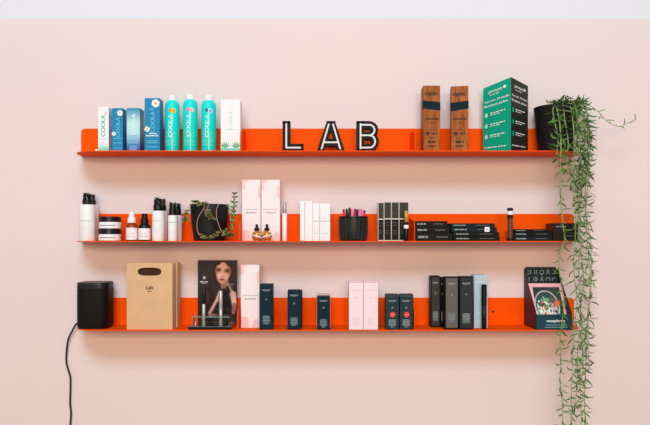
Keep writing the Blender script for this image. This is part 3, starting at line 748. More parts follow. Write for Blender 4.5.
# --- succulent in black pot
def succulent():
    cy = 0.072; xc = X(209.6, cy); rt = 19.3*S(cy); rb = 15.4*S(cy); hp = Z(204.6, cy)-TOP[2]
    t = thing('potted_succulent', 'small trailing succulent in a black tapered pot on the middle shelf', 'potted plant', (xc, cy, TOP[2]))
    b = NB(); lathe(b, [(rb*.93, 0), (rb, .003), ((rt+rb)/2*1.03, hp*.5), (rt, hp-.002), (rt-.001, hp), (rt-.004, hp), (rt-.006, hp-.012), (0, hp-.012)], 48); obj('pot', b, MATTBLACK, t, True)
    b = NB(); lathe(b, [(0, hp-.012), (rt-.006, hp-.011), (0, hp-.006)], 32); obj('soil', b, SOIL, t, True)
    org = Vector((xc, cy, TOP[2])); R = random.Random(3)
    def W(px, py, y): return Vector((X(px, y), y, Z(py, y)))-org
    def sprig(pts, f0, n, L, mats, rs=.0012, both=False):
        b = NB(); path = smoothpath([W(*p) for p in pts], 8); tube(b, path, rs, 6, 0); m = len(path)
        for k in range(n):
            i = int((f0+(1-f0)*k/max(1, n-1))*(m-1)); i = min(m-2, i); td = (path[i+1]-path[i]).normalized()
            for q in range(2):
                a = k*1.57+q*pi+R.uniform(-.3, .3); side = Vector((cos(a), -abs(sin(a)) if not both else sin(a), R.uniform(-.2, .4)))
                leaf(b, path[i], side+td*.35, Vector((R.uniform(-.4, .4), -1, .5)), L*R.uniform(.9, 1.45), L*.75, R.uniform(-.2, .8), 1+(R.random() < .35), 4)
        obj('sprig', b, mats, t, 'keep')
    gr = [SSTEM, SLEAF, SBRON]; br = [SSTEM, SBRON, SLEAF]
    sprig([(212, 206, .06), (206, 204, .012), (203.5, 209, -.002), (198.5, 217, -.004), (197, 224, .001), (198, 232, .004), (203, 236.5, .004), (209, 238, .004), (215, 236, .004), (219.5, 231, .002)], .62, 14, .0095, br, .0014)
    sprig([(214, 206, .06), (218.5, 204, .010), (216.5, 210, -.003), (217, 219, -.003), (220.5, 229, .0), (224.5, 234.5, .0), (228, 236, .0), (231, 234, .0)], .72, 12, .0105, gr, .0014)
    sprig([(226, 206, .03), (229, 208, .02), (232, 229, .02), (232.5, 222, .02), (234, 212, .02), (234.3, 203, .02), (234.6, 193, .02)], .45, 15, .0105, [STEM, SLEAF, LEAFD], .0013, True)
    sprig([(212, 206, .06), (209, 204, .011), (207.5, 209, -.002), (208, 214, -.006), (210, 217, -.006), (213, 219, -.004)], .45, 11, .011, br)
    sprig([(204, 206, .05), (197, 203, .015), (190, 204.5, .005), (187, 212, .006), (185.5, 217, .006), (186, 221, .006)], .55, 9, .0105, gr)
    sprig([(206, 206, .05), (200, 203, .02), (195.5, 201.2, .01), (194, 202, .005)], .3, 8, .0095, gr)
    sprig([(210, 206, .05), (206, 203.6, .015), (203, 203.5, .004), (200, 206, 0)], .3, 7, .0105, gr)
    sprig([(233, 236, .015), (229, 236, .008), (226, 233, .004), (229, 230, .004)], .1, 12, .0105, gr)
succulent()
# --- blush cartons
G2 = 'tall blush pink cartons'
def blush(l, r, top, yf, sh, label):
    t, wd, h = carton('skincare_box', label, l, r, top, yf, sh, .05, CARDP, G2)
    e = .0008
    b = NB(); ink(b, [(-wd/2+e, h-e), (-wd/2+e, h*.87)]+[(-wd/2+e+.011*sin(radians(a)), h*.89-.014*cos(radians(a))) for a in range(10, 171, 20)]+[(-wd/2+.014, h*.955), (-wd*.12, h-e)]); obj('blush_print', b, BLUSH, t)
    b = NB(); ink(b, [(wd/2-e, h*.9)]+[(wd/2-e-.0095*sin(radians(a)), h*.8+.024*cos(radians(a))) for a in range(15, 181, 15)]); obj('blush_print', b, BLUSH, t)
    b = NB(); ink(b, [(-wd/2+e, e), (-wd*.1, e)]+[(-wd*.06-.002*sin(radians(a)), h*.06+.02*sin(radians(a))) for a in range(0, 91, 30)]+[(-wd*.3, h*.185), (-wd/2+e, h*.17)]); obj('blush_print', b, BLUSH, t)
    b = NB(); ink(b, [(wd*.1, e), (wd/2-e, e), (wd/2-e, h*.1), (wd*.42, h*.15), (wd*.3, h*.16), (wd*.16, h*.1)]); obj('blush_print', b, BLUSH, t)
    b = NB(); P = [(wd/2-e*2, h*.02), (wd*.44, h*.1), (wd*.34, h*.165), (wd*.1, h*.205), (-wd*.2, h*.215), (-wd/2+e*2, h*.2)]
    for p, q in zip(P[:-1], P[1:]): ink(b, [p, (p[0], p[1]-.0022), (q[0], q[1]-.0022), q], 0, 0, 1.3)
    obj('white_curve_print', b, WHITEINK, t)
    b = NB(); fine(b, 0, h*.515, wd*.78, .004, rng); obj('pale_lettering', b, PALEINK, t)
    b = NB(); fine(b, .0, h*.46, wd*.6, .0032, rng); obj('lettering', b, GREYINK, t)
    return t
blush(242, 260.6, 179.7, .062, 2, 'blush carton left of its twin, behind the gold perfume bottles')
blush(261.3, 279.9, 179.7, .062, 2, 'blush carton right of its twin, behind the gold perfume bottles')
blush(240.8, 259.3, 264.8, .05, 3, 'blush carton alone on the lowest shelf, beside the portrait display')
# --- gold perfume bottles
def perfume(px, label, sgn):
    yc = .034; xc = X(px, yc); rad = 5.25*S(yc)
    t = thing('perfume_bottle', label, 'bottle', (xc, yc, TOP[2]), 0, 'small gold perfume bottles')
    b = NB(); prof = [(rad*.6, 0)]+[(rad*cos(radians(a)), rad*1.0+rad*1.02*sin(radians(a))) for a in range(-60, 76, 15)]+[(rad*.26, rad*2.04)]
    lathe(b, prof, 28); obj('bottle_body', b, GOLD, t, True)
    zb = rad*1.98
    b = NB(); k = rad*.5
    lathe(b, [(k*.9, zb), (k, zb+.002), (k, zb+.007), (k*.62, zb+.009), (k*.5, zb+.014), (k*.56, zb+.018), (k*.4, zb+.0215), (0, zb+.022)], 24); obj('spray_cap', b, BLACK, t, True)
    b = NB(); rr = rad+.0006
    lo, hi = [], []
    for i in range(13):
        f = i/12; a = (f-.5)*2.5; ex = abs(f-(1 if sgn > 0 else 0))
        zc = rad*(.92+.72*(1-f if sgn > 0 else f))-.001; wv = .0072
        for arr, z in ((lo, zc-wv), (hi, zc+wv)):
            q = max(.35, 1-((z-rad*.92)/rad)**2)**.5; arr.append(b.verts.new((rr*q*sin(a)*1.02, -rr*q*cos(a)*1.04, z)))
    for i in range(12): b.faces.new((lo[i], lo[i+1], hi[i+1], hi[i]))
    obj('paper_band', b, CARDW, t, 'keep')
perfume(256.8, 'small round gold perfume bottle with black cap, left of its twin', 1)
perfume(266.9, 'small round gold perfume bottle with black cap, right of its twin', -1)
# --- tubes and pencils
def tube_thing(name, label, cat, l, r, yc, zbase, bands, group=None, sh=None, sq=None):
    """upright tube made of stacked bands (row_top, material, part name) from the top down to the base row"""
    rad = (r-l)*S(yc)/2; xc = (X(l, yc)+X(r, yc))/2
    t = thing(name, label, cat, (xc, yc, zbase), 0, group)
    tops = [Z(bd[0], yc)-zbase for bd in bands]+[0.0]
    for i, (row, m, nm, k) in enumerate(bands):
        b = NB(); z1, z0 = tops[i], tops[i+1]; rr = rad*k
        lathe(b, [(rr*.94, z0), (rr, z0+.0006), (rr, z1-.0012), (rr*.88, z1), (0, z1)], 24, sq=sq); obj(nm, b, m, t, True)
    return t
SMOKE = mat('smoky_clear_cap', rgb(120, 112, 108), .1, trans=.35)
tube_thing('lip_gloss', 'slim white lip gloss tube with clear cap, right of the tall blush cartons', 'lip gloss', 282.2, 287, .03, TOP[2], [(202, SILVER, 'cap', .78), (213.5, WHITE, 'tube_body', 1)])
tube_thing('lip_pencil', 'black pencil with gold cap standing before the silver edged boxes', 'pencil', 403.8, 408.6, .012, TOP[2], [(211, GOLD, 'cap', .85), (222, BLACK, 'upper_barrel', 1), (225, WHITE, 'label_band', 1.03), (228.6, BLACK, 'lower_barrel', 1)])
tube_thing('lip_gloss', 'tall brown lip gloss tube with black cap and white band, between black box stacks', 'lip gloss', 507.2, 513, .03, TOP[2], [(207.9, BLACK, 'cap_top', 1), (211, WHITE, 'label_band', 1.02), (214.8, BLACK, 'cap_base', 1), (218.3, BROWNTINT, 'tube_body', .93), (238, BLACK, 'foot', 1)])
# --- white boxes
G3 = 'white slim boxes on the middle shelf'
def plain(l, r, top, yf, d, label, m, seam=None, spine=None, lean=0.0, sh=2):
    t, wd, h = carton('cosmetics_box', label, l, r, top, yf, sh, d, m, G3)
    t.rotation_euler = (0, radians(lean), 0)
    if seam: 
        b = NB(); ink(b, rect(-wd/2+.0008, wd/2-.0008, h*seam-.0007, h*seam+.0007)); fine(b, 0, h*.2, wd*.6, .001, rng); obj('seam_line', b, GREYINK, t)
    if spine:
        b = NB(); ink(b, rect(wd/2-.0016, wd/2-.0002, .001, h-.002)); obj('rose_edge', b, BLUSH, t)
    return t
plain(300, 304.8, 201, .055, .055, 'narrow white box with rose edge, leftmost of the white boxes', CARDW, None, True)
plain(305, 312.6, 201, .05, .055, 'plain white box second from the left among the white boxes', CARDW)
plain(312.8, 319.6, 203.6, .045, .055, 'white box with grey seam, third from the left among the white boxes', CARDW, .53)
plain(319.9, 330.2, 203.6, .045, .055, 'widest white box with grey seam, rightmost of the white boxes', CARDW, .53)
# --- woven basket
def basket():
    cy = .062; xc = X(353.4, cy); rad = 14.3*S(cy); h = Z(216.8, cy)-TOP[2]
    t = thing('woven_basket', 'black woven round basket full of pink and black pencils', 'basket', (xc, cy, TOP[2]))
    def rp(z): return rad*(.93+.07*sin(min(1, z/h*1.6)*pi/2))
    b = NB(); prof = [(rad*.86, 0), (rad*.92, .003)]+[(rp(h*k/8)-.001, h*k/8) for k in range(1, 9)]+[(rad-.006, h), (rad-.007, .006), (0, .006)]
    lathe(b, prof, 48); obj('basket_body', b, BLACK, t, True)
    b = NB(); N = 24
    rows = 9
    for k in range(rows):
        pts = []
        for i in range(2*N+1):
            a = 2*pi*i/(2*N); z = .007+(h-.016)*k/(rows-1)+(.0030 if i % 2 else -.0030)
            r_ = rp(z)+.0007; pts.append((r_*cos(a), r_*sin(a), z))
        tube(b, pts, .0011, 4)
    obj('herringbone_weave', b, mat('black_weave', rgb(70, 76, 74), .3, var=.1), t)
    b = NB(); lathe(b, [(rad-.006, h-.004), (rad+.0012, h-.004), (rad+.0016, h-.001), (rad+.0008, h+.001), (rad-.005, h+.001)], 48); obj('rim', b, BLACK, t, True)
    pens = [(343.6, 209.3, HOTPINK, 'hot pink pencil leaning at the left rim of the basket'), (346.6, 208.6, BLACK, 'black pencil in the basket, next to the leftmost hot pink one'), (349.5, 207.6, BLACK, 'tallest black pencil near the middle of the basket'), (352, 208.6, LPINK, 'pale pink pencil at the middle of the basket'), (355.2, 208.8, HOTPINK, 'hot pink pencil at the middle right of the basket'), (357.6, 209.2, BLACK, 'black pencil right of the middle of the basket'), (360.2, 208.4, LPINK, 'pale pink thick pencil at the right of the basket'), (363, 209.6, LPINK, 'pale pink pencil second from the right rim of the basket'), (364.8, 210.4, HOTPINK, 'hot pink pencil leaning at the right rim of the basket')]
    for i, (px, py, m, lb) in enumerate(pens):
        y = cy+(-.022, .012, -.02, -.026, .008, -.012, -.022, .004, .0)[i]
        p = thing('makeup_pencil', lb, 'pencil', (xc+(X(px, y)-xc)*.78, y, TOP[2]+.0063), 0, 'pencils in the woven basket')
        tip = Vector((X(px, y)-p.location.x, 0, Z(py, y)-p.location.z)); r_ = (.0042, .0042, .0046, .004, .0048, .0042, .0058, .005, .0036)[i]
        b = NB(); tube(b, [(0, 0, .002), tuple(tip*.93)], r_, 14); obj('barrel', b, m, p, True)
        b = NB(); tube(b, [tuple(tip*.93), tuple(tip*.985), tuple(tip)], [r_*.9, r_*.85, r_*.4], 14); obj('cap_end', b, BLACK if m is HOTPINK else m, p, True)
basket()
# --- silver edged boxes
def silver_box(l, r, top, yf, label):
    t, wd, h = carton('mascara_box', label, l, r, top, yf, 2, .045, SILVER, 'silver edged black boxes', bev=.0006)
    e = min(.0019, wd*.1)
    b = NB(); ink(b, rect(-wd/2+e, wd/2-e*.4, h*.575, h-.002)); obj('upper_panel', b, mat('grey_black_card', rgb(36, 40, 38), .4, var=.15, spec=.2), t)
    b = NB(); ink(b, rect(-wd/2+e, wd/2-e*.4, .003, h*.55)); obj('lower_panel', b, COAL, t)
    b = NB()
    for z in (.47, .4, .26, .2): fine(b, 0, h*z, wd*.55, .0016, rng, -PT)
    obj('small_print', b, mat('soft_grey_ink', rgb(95, 98, 95), .4, var=0), t)
silver_box(377.8, 383.6, 202.3, .035, 'silver edged black box, leftmost and narrowest of the four')
silver_box(383.8, 391, 201.7, .03, 'silver edged black box, second from the left of the four')
silver_box(391.2, 398.6, 201.8, .03, 'silver edged black box, third from the left of the four')
silver_box(398.8, 408.4, 201.8, .03, 'silver edged black box behind the gold capped pencil')
# --- flat boxes in stacks
def flat_box(l, r, yb, yt, yf, m, label, tagdot=False, group='flat black boxes in stacks', d=.075, z=None, zt=None):
    xc = (X(l, yf)+X(r, yf))/2; wd = (r-l)*S(yf); z0 = z; h = zt-z
    t = thing('palette_box', label, 'box', (xc, yf, z0), 0, group)
    b = NB(); box(b, -wd/2, wd/2, 0, d, 0, h-.0002, .0008); obj('carton', b, m, t)
    if h > .04:
        b = NB(); fine(b, -wd*.18, h*.8, wd*.4, .0035, rng); obj('bold_lettering', b, DIMINK, t)
        b = NB(); fine(b, wd*.12, h*.28, wd*.4, .003, rng); obj('small_print', b, mat('soft_grey_ink', rgb(95, 98, 95)), t)
    else:
        b = NB(); fine(b, -wd*.3, h*.5, wd*.27, h*.28, rng); obj('bold_lettering', b, DIMINK, t)
        b = NB(); fine(b, wd*.22, h*.5, wd*.3, h*.14, rng); obj('small_print', b, mat('soft_grey_ink', rgb(95, 98, 95)), t)
    if tagdot:
        b = NB(); rr = min(h*.52, 2.7*S(yf)); box(b, X(487, yf)-xc-rr, X(487, yf)-xc+rr, -.0016, -.0002, h*.5-rr*.95, h*.5+rr*1.05, .0006, 0); box(b, X(487, yf)-xc-rr*.35, X(487, yf)-xc+rr*.35, -.0019, -.0015, h*.4, h*.65, 0, 1); obj('price_sticker', b, [CARDW, GREYINK], t)
    return t
def zs(*rows): return [Z(r, .03) for r in rows]
a = [TOP[2]]+zs(233, 226.9, 221)
flat_box(415.6, 452.3, 0, 0, .028, COAL, 'flat black box at the bottom of the stack of three', z=a[0], zt=a[1])
flat_box(415.2, 450, 0, 0, .030, COAL, 'flat black box in the middle of the stack of three', z=a[1], zt=a[2])
flat_box(415, 447.5, 0, 0, .032, COAL, 'flat black box on top of the stack of three', z=a[2], zt=a[3])
a = [TOP[2]]+zs(236.2, 231.9, 227.2, 223.2)
flat_box(453.4, 500, 0, 0, .026, COAL, 'flat black box at the bottom of the stack of four', z=a[0], zt=a[1])
flat_box(453, 499.2, 0, 0, .028, COAL, 'flat black box second from the bottom of the stack of four', z=a[1], zt=a[2])
flat_box(451.4, 497, 0, 0, .030, mat('blue_black_card', rgb(18, 30, 38), .5, spec=.12), 'flat blue black box with a white sticker in the stack of four', True, z=a[2], zt=a[3])
flat_box(450.6, 495, 0, 0, .032, mat('blue_black_card', rgb(18, 30, 38), .5, spec=.12), 'flat blue black box on top of the stack of four', z=a[3], zt=a[4])
a = [TOP[2]]+zs(236.3, 231.9, 229.1)
flat_box(513.8, 552.4, 0, 0, .028, mat('blue_black_card', rgb(18, 30, 38), .5, spec=.12), 'flat blue black box at the bottom of the stack behind the hanging vine', z=a[0], zt=a[1])
flat_box(513.6, 552.2, 0, 0, .030, COAL, 'flat black box in the middle of the stack behind the hanging vine', z=a[1], zt=a[2])
flat_box(513.8, 548.4, 0, 0, .034, COAL, 'thin flat black box on top of the stack behind the hanging vine', z=a[2], zt=a[3])
t = flat_box(553, 578, 0, 0, .038, BLACK, 'taller black box at the right end of the middle shelf behind the vine', z=TOP[2], zt=Z(223, .03), group='black boxes at the shelf end')

# ================================================================== lowest shelf
# --- speaker
def speaker():
    cy = .068; wd = X(114, .098)-X(76.5, .038); xc = (X(114, .098)+X(76.5, .038))/2; h = Z(282.4, .018)-TOP[3]; a = wd/2
    t = thing('smart_speaker', 'black rounded smart speaker at the left end of the lowest shelf', 'speaker', (xc, cy, TOP[3]))
    sq = 3.6
    b = NB(); k = .93
    lathe(b, [(a*.90, .0), (a*.95, .0015), (a*.95, .004)], 64, sq=sq); obj('foot', b, BLACK, t, True)
    b = NB(); lathe(b, [(a*.96, .004), (a, .009), (a, h*.86)], 72, sq=sq)
    obj('grille', b, mat('speaker_grille', rgb(9, 13, 15), .5, spec=.2, var=.1, bump=.4, bscale=900), t, True)
    b = NB(); lathe(b, [(a*.985, h*.86), (a*.985, h*.868), (a, h*.87), (a, h-.006), (a*.985, h-.002), (a*.96, h-.0012), (a*.93, h-.0015), (0, h-.0025)], 72, sq=sq)
    obj('top_shell', b, mat('speaker_top', rgb(30, 29, 29), .38, var=.05), t, True)
    b = NB()
    p = [(X(78, .10), .112, TOP[3]+.006), (X(73.5, .09), .118, TOP[3]+.006), (X(70.2, .1), .122, Z(331, .1)), (X(66.5, .11), .126, Z(340, .11)), (X(65.4, .12), .13, Z(352, .12)), (X(65.6, .125), .132, Z(363, .12)), (X(67.3, .125), .132, Z(370, .12)), (X(69.5, .125), .132, Z(378, .12)), (X(69.6, .125), .132, Z(392, .12)), (X(69.3, .125), .132, Z(404, .12)), (X(70.2, .125), .132, Z(415, .12)), (X(69.5, .125), .132, Z(430, .12)), (X(69, .125), .132, 0.62)]
    tube(b, [(q[0]-xc, q[1]-cy, q[2]-TOP[3]) for q in smoothpath(p, 7)], .0031, 10); obj('power_cord', b, mat('cord_rubber', rgb(28, 40, 38), .5), t, True)
speaker()
# --- paper bags
def bag(l, r, top, yf, d, label, front):
    xc, wd, h = pb(l, r, top, yf, 3)
    t = thing('paper_bag', label, 'bag', (xc, yf, TOP[3]), 0, 'kraft paper bags')
    b = NB(); th = .0008
    hx0, hx1 = X(137.8, yf)-xc, X(161.4, yf)-xc; hz0, hz1 = Z(275.7, yf)-TOP[3], Z(267.6, yf)-TOP[3]
    def panel(y, bulge, mi=0):
        """bag wall with a slotted hand hole and slight creases"""
        cxm, czm = (hx0+hx1)/2, (hz0+hz1)/2; n = 40
        hole = []
        hw, hh = (hx1-hx0)/2, (hz1-hz0)/2
        for i in range(n):
            a_ = 2*pi*i/n; q = (abs(cos(a_)/hw)**3+abs(sin(a_)/hh)**3)**(-1/3); hole.append((cxm+q*cos(a_), czm+q*sin(a_)))
        outer = []
        for i in range(n):
            a_ = 2*pi*i/n; dx, dz = cos(a_), sin(a_)
            tx = ((wd/2-cxm) if dx > 0 else (-wd/2-cxm))/dx if abs(dx) > 1e-9 else 1e9
            tz = ((h-czm) if dz > 0 else (-czm))/dz if abs(dz) > 1e-9 else 1e9
            q = min(tx, tz); outer.append((cxm+q*dx, czm+q*dz))
        for cxn, czn in ((wd/2, h), (-wd/2, h), (-wd/2, 0), (wd/2, 0)):
            ii = min(range(n), key=lambda i: (outer[i][0]-cxn)**2+(outer[i][1]-czn)**2); outer[ii] = (cxn, czn)
        K = 8; rings = []
        for k in range(K+1):
            f = k/K; rings.append([b.verts.new((hole[i][0]*(1-f)+outer[i][0]*f, y+bulge*sin(pi*min(1, max(0, (hole[i][1]*(1-f)+outer[i][1]*f)/h)))*(1-((hole[i][0]*(1-f)+outer[i][0]*f)/(wd/2))**2)*(.8+.4*sin(40*hole[i][1]+i)), hole[i][1]*(1-f)+outer[i][1]*f)) for i in range(n)])
        for k in range(K):
            for i in range(n):
                b.faces.new((rings[k][i], rings[k][(i+1) % n], rings[k+1][(i+1) % n], rings[k+1][i])).material_index = mi
    if front: panel(0, -.0018)
    else: b.faces.new([b.verts.new(p) for p in ((-wd/2, 0, 0), (wd/2, 0, 0), (wd/2, 0, h), (-wd/2, 0, h))])
    b.faces.new([b.verts.new(p) for p in ((-wd/2, d, 0), (wd/2, d, 0), (wd/2, d, h), (-wd/2, d, h))])
    # gusset sides folded inwards
    for sx in (-1, 1):
        V = [[b.verts.new((sx*(wd/2-ins), y, z)) for y, ins in ((0, 0), (d*.5, .009*z/h), (d, 0))] for z in (0, h*.5, h)]
        for i in range(2):
            for j in range(2): b.faces.new((V[i][j], V[i][j+1], V[i+1][j+1], V[i+1][j]))
    V = [b.verts.new(p) for p in ((-wd/2, 0, 0), (wd/2, 0, 0), (wd/2, d, 0), (-wd/2, d, 0))]; b.faces.new(V)
    o = obj('bag_body', b, KRAFT, t, 'keep'); 
    if front:
        b = NB(); box(b, hx0-.012, hx1+.012, .006, .0075, hz0-.02, h-.004, .0003, 0, 1); obj('hole_shade_panel', b, mat('bag_inside_shade', rgb(66, 38, 30), .9, var=.15), t)  # dark sheet added behind the hand hole in place of the bag's inner shade
        b = NB(); word(b, 'Lab', 0, Z(287.4, yf)-TOP[3], .023, .0125, -.0022, bold=.0003); fine(b, 0, Z(291.2, yf)-TOP[3], .014, .002, rng, -.0022); obj('lettering', b, DARKINK, t)
    return t
bag(126.8, 172.5, 263, .012, .05, 'kraft paper bag with small black lettering and cut-out handle, standing in front', True)
bag(132.5, 177.4, 262.6, .066, .045, 'plain kraft paper bag standing behind the lettered paper bag', False)
# --- portrait display stand
def portrait(u, v):
    # u, v in 0..1 -> photo pixels on the print
    x = 198+u*39; y = 260+v*68
    c = [46.0, 42.0, 43.0]
    def over(col, a):
        a = max(0.0, min(1.0, a))
        for i in range(3): c[i] = c[i]*(1-a)+col[i]*a
    def el(cx, cy, rx, ry, rot=0.0, soft=.25):
        dx, dy = x-cx, y-cy; cr, sr = cos(rot), sin(rot); dx, dy = dx*cr+dy*sr, -dx*sr+dy*cr
        d = ((dx/rx)**2+(dy/ry)**2)**.5; return max(0, min(1, (1-d)/soft+.5))
    def seg(x0, y0, x1, y1, r0, r1, soft=.5):
        t = max(0, min(1, ((x-x0)*(x1-x0)+(y-y0)*(y1-y0))/((x1-x0)**2+(y1-y0)**2)))
        d = ((x-x0-t*(x1-x0))**2+(y-y0-t*(y1-y0))**2)**.5; r = r0+(r1-r0)*t; return max(0, min(1, (r-d)/soft+.5))
    over((30, 27, 29), (y-290)/30)
    st = .5+.5*sin(x*1.9+sin(y*.33+x*.2)*2.2)
    hair = (42+12*st, 28+8*st, 26+6*st)
    over(hair, el(224.3, 272, 12.0, 14.5, 0, .25)); over(hair, seg(215, 276, 210.5, 306, 4.0, 5.0, 2.5)); over(hair, seg(233, 274, 235.5, 300, 3.4, 3.6, 2)); over((74, 54, 48), seg(213.5, 284, 209.5, 300, .7, .9, 1.2)*.7); over((70, 50, 44), seg(216, 286, 214, 300, .5, .7, 1.2)*.6); over((78, 60, 54), seg(207.5, 294, 208.5, 306, .8, 1.2, 1.6)*.7)
    over((150, 96, 86), seg(224.5, 283, 226.5, 293, 4.0, 5.0, 1.4)); over((176, 120, 108), seg(229, 291, 232, 297, 2.5, 3, 2))
    over((24, 24, 27), seg(225, 297, 225, 326, 6.2, 9.5, 1.6)); over((24, 24, 27), seg(221, 298, 217.5, 325, 2.5, 5, 1.4)); over((30, 26, 28), seg(227.5, 289.5, 230, 300, 1.4, 2.2, 1))
    over((206, 156, 142), seg(233.2, 297, 234.8, 309, 3.2, 2.6, 1.2)); over((226, 180, 166), seg(233.6, 299, 234.6, 306, 1.4, 1.2, 1.6)); over((150, 96, 88), seg(235, 309, 233.5, 318, 2.2, 1.6, 1.4))
    over((208, 160, 148), seg(209.5, 318, 217.2, 303, 1.6, 1.5, .8)); over((218, 172, 160), seg(217.0, 303.5, 219.6, 293.5, 1.5, .7, .8)); over((176, 122, 112), seg(218.4, 305, 220.8, 296, .5, .4, .6)); over((168, 116, 108), seg(212, 319, 222, 322, 1.0, 1.2, 1.4))
    fa = max(el(223.4, 271.5, 7.7, 9.6, -.1, .16), el(222.6, 277.6, 5.9, 8.3, -.12, .18))
    over((210, 154, 136), fa); over((128, 80, 70), fa*el(231.0, 275, 3.0, 11, -.12, 1)*.85); over((140, 90, 78), fa*el(215.8, 274, 2.0, 10, -.1, 1)*.8)
    over((232, 182, 162), fa*el(222.6, 266.0, 4.4, 3.2, -.1, 1)*.9); over((230, 180, 162), fa*el(218.9, 276.8, 2.4, 2.6, 0, 1)*.85); over((222, 164, 150), fa*el(227.2, 277.4, 2.2, 2.4, 0, 1)*.8)
    over((150, 96, 84), fa*el(226.5, 283.6, 3.4, 2.2, -.5, 1)*.6)
    over(hair, el(217.8, 262.8, 3.6, 2.4, -.6, .5)); over(hair, el(229.5, 263.4, 3.6, 2.6, .5, .5))
    over((238, 194, 176), fa*seg(222.8, 269.5, 222.2, 275.8, .6, .9, 1)*.8); over((168, 112, 98), fa*seg(224.4, 271, 224.2, 275.6, .5, .6, 1.2)*.5)
    over((136, 82, 74), el(222.3, 277.5, 1.6, .4, .02, .9)*.6)
    for ex, ey, rt, br in ((218.7, 271.0, .05, -.06), (227.6, 272.2, .10, .14)):
        over((128, 78, 68), el(ex, ey-.4, 3.0, 1.7, rt, .9)*.85); over((188, 158, 148), el(ex, ey+.15, 1.5, .5, rt, .6)*.6); over((34, 22, 22), el(ex, ey+.05, .85, .65, rt, .6)); over((32, 20, 20), el(ex, ey-.5, 2.2, .42, rt, .7)); over((70, 46, 40), el(ex, ey-2.3, 2.8, .5, br, .8)*.8)
    over((160, 70, 74), el(222.1, 280.5, 2.6, .75, .04, .5)); over((190, 96, 98), el(222.0, 281.9, 2.2, .95, .04, .5)); over((84, 30, 36), el(222.1, 281.1, 2.5, .28, .05, .7)*.9)
    over((170, 112, 98), fa*el(222.2, 283.7, 2.2, .5, 0, .9)*.5)
    return [max(0, min(255, q)) for q in c]
def display():
    yf, yb = .006, .118
    x0, x1 = X(188.2, yf), X(231.3, yf); xc = (x0+x1)/2; wd = x1-x0; hb = .0105
    t = thing('cosmetics_display_stand', 'black countertop display with portrait panel of a woman, beside the paper bags', 'display stand', (xc, yf, TOP[3]))
    b = NB(); box(b, -wd/2, wd/2, 0, yb-yf, 0, hb, .0008); obj('base', b, mat('gloss_black_acrylic', rgb(14, 14, 15), .08, var=0, coat=.5), t)
    px0, px1 = X(197.8, yb-.006), X(237, yb-.006); h = Z(260.2, yb-.006)-TOP[3]
    pc = (px0+px1)/2-xc; pw = px1-px0
    b = NB(); box(b, pc-pw/2, pc+pw/2, yb-yf-.006, yb-yf, hb, h, .0006); pn = obj('back_panel', b, mat('gloss_black_acrylic', rgb(14, 14, 15)), t)
    grid_print('portrait_print', pw-.002, h-hb-.002, 90, 150, portrait, pn, PRINT, (pc, yb-yf-.0064, hb+.001))
    b = NB(); yl = yb-yf-.0068
    cz = Z(281.7, yb)-TOP[3]; cx = X(204.6, yb)-xc
    fine(b, cx, cz, .030, .0045, rng, yl); fine(b, cx, cz-.006, .016, .0016, rng, yl)
    prism(b, ell(cx, cz+.014, .0045, .0055, 12), yl-.0003, yl); fine(b, X(230, yb)-xc, Z(284, yb)-TOP[3], .03, .0012, rng, yl); fine(b, X(230, yb)-xc, Z(286, yb)-TOP[3], .022, .001, rng, yl)
    obj('panel_lettering', b, mat('soft_white_ink', rgb(188, 184, 182), .5, var=0), t)
    b = NB(); ra, rb_ = X(192, .02)-xc, X(229.5, .02)-xc; z1 = Z(316.6, .02)-TOP[3]
    box(b, ra, rb_, .014, .06, z1-.003, z1, .0004, 0, 1); box(b, ra, ra+.003, .014, .06, hb+.0002, z1-.0032, .0003, 0, 1); box(b, rb_-.003, rb_, .014, .06, hb+.0002, z1-.0032, .0003, 0, 1)
    obj('acrylic_riser', b, ACRYL, t)
    b = NB(); e = .0006
    box(b, ra, rb_, .0132, .0138, z1-.0032, z1+.0002, 0); box(b, ra-.0006, ra, .0132, .06, z1-.0032, z1+.0002, 0); box(b, ra, ra+.0026, .0132, .0138, hb+.0003, z1-.003, 0)
    obj('riser_edge', b, mat('frosted_edge', rgb(120, 132, 130), .4, var=0), t)
    zb = TOP[3]+hb
    tube_thing('mascara_tube', 'silver tube with dark cap standing in the display, left of the taller silver tube', 'mascara', 202, 205.5, .040, zb, [(287, mat('dark_blue_cap', rgb(20, 30, 38), .3), 'cap', 1), (304, mat('satin_silver', rgb(200, 202, 200), .35, metal=.5), 'tube_body', .95)], 'tubes in the portrait display')
    tube_thing('mascara_tube', 'all silver tube standing in the display before the portrait', 'mascara', 219, 222.6, .040, zb, [(291, mat('satin_silver', rgb(200, 202, 200)), 'cap', 1), (309, mat('satin_silver', rgb(200, 202, 200)), 'tube_body', .95)], 'tubes in the portrait display')
display()
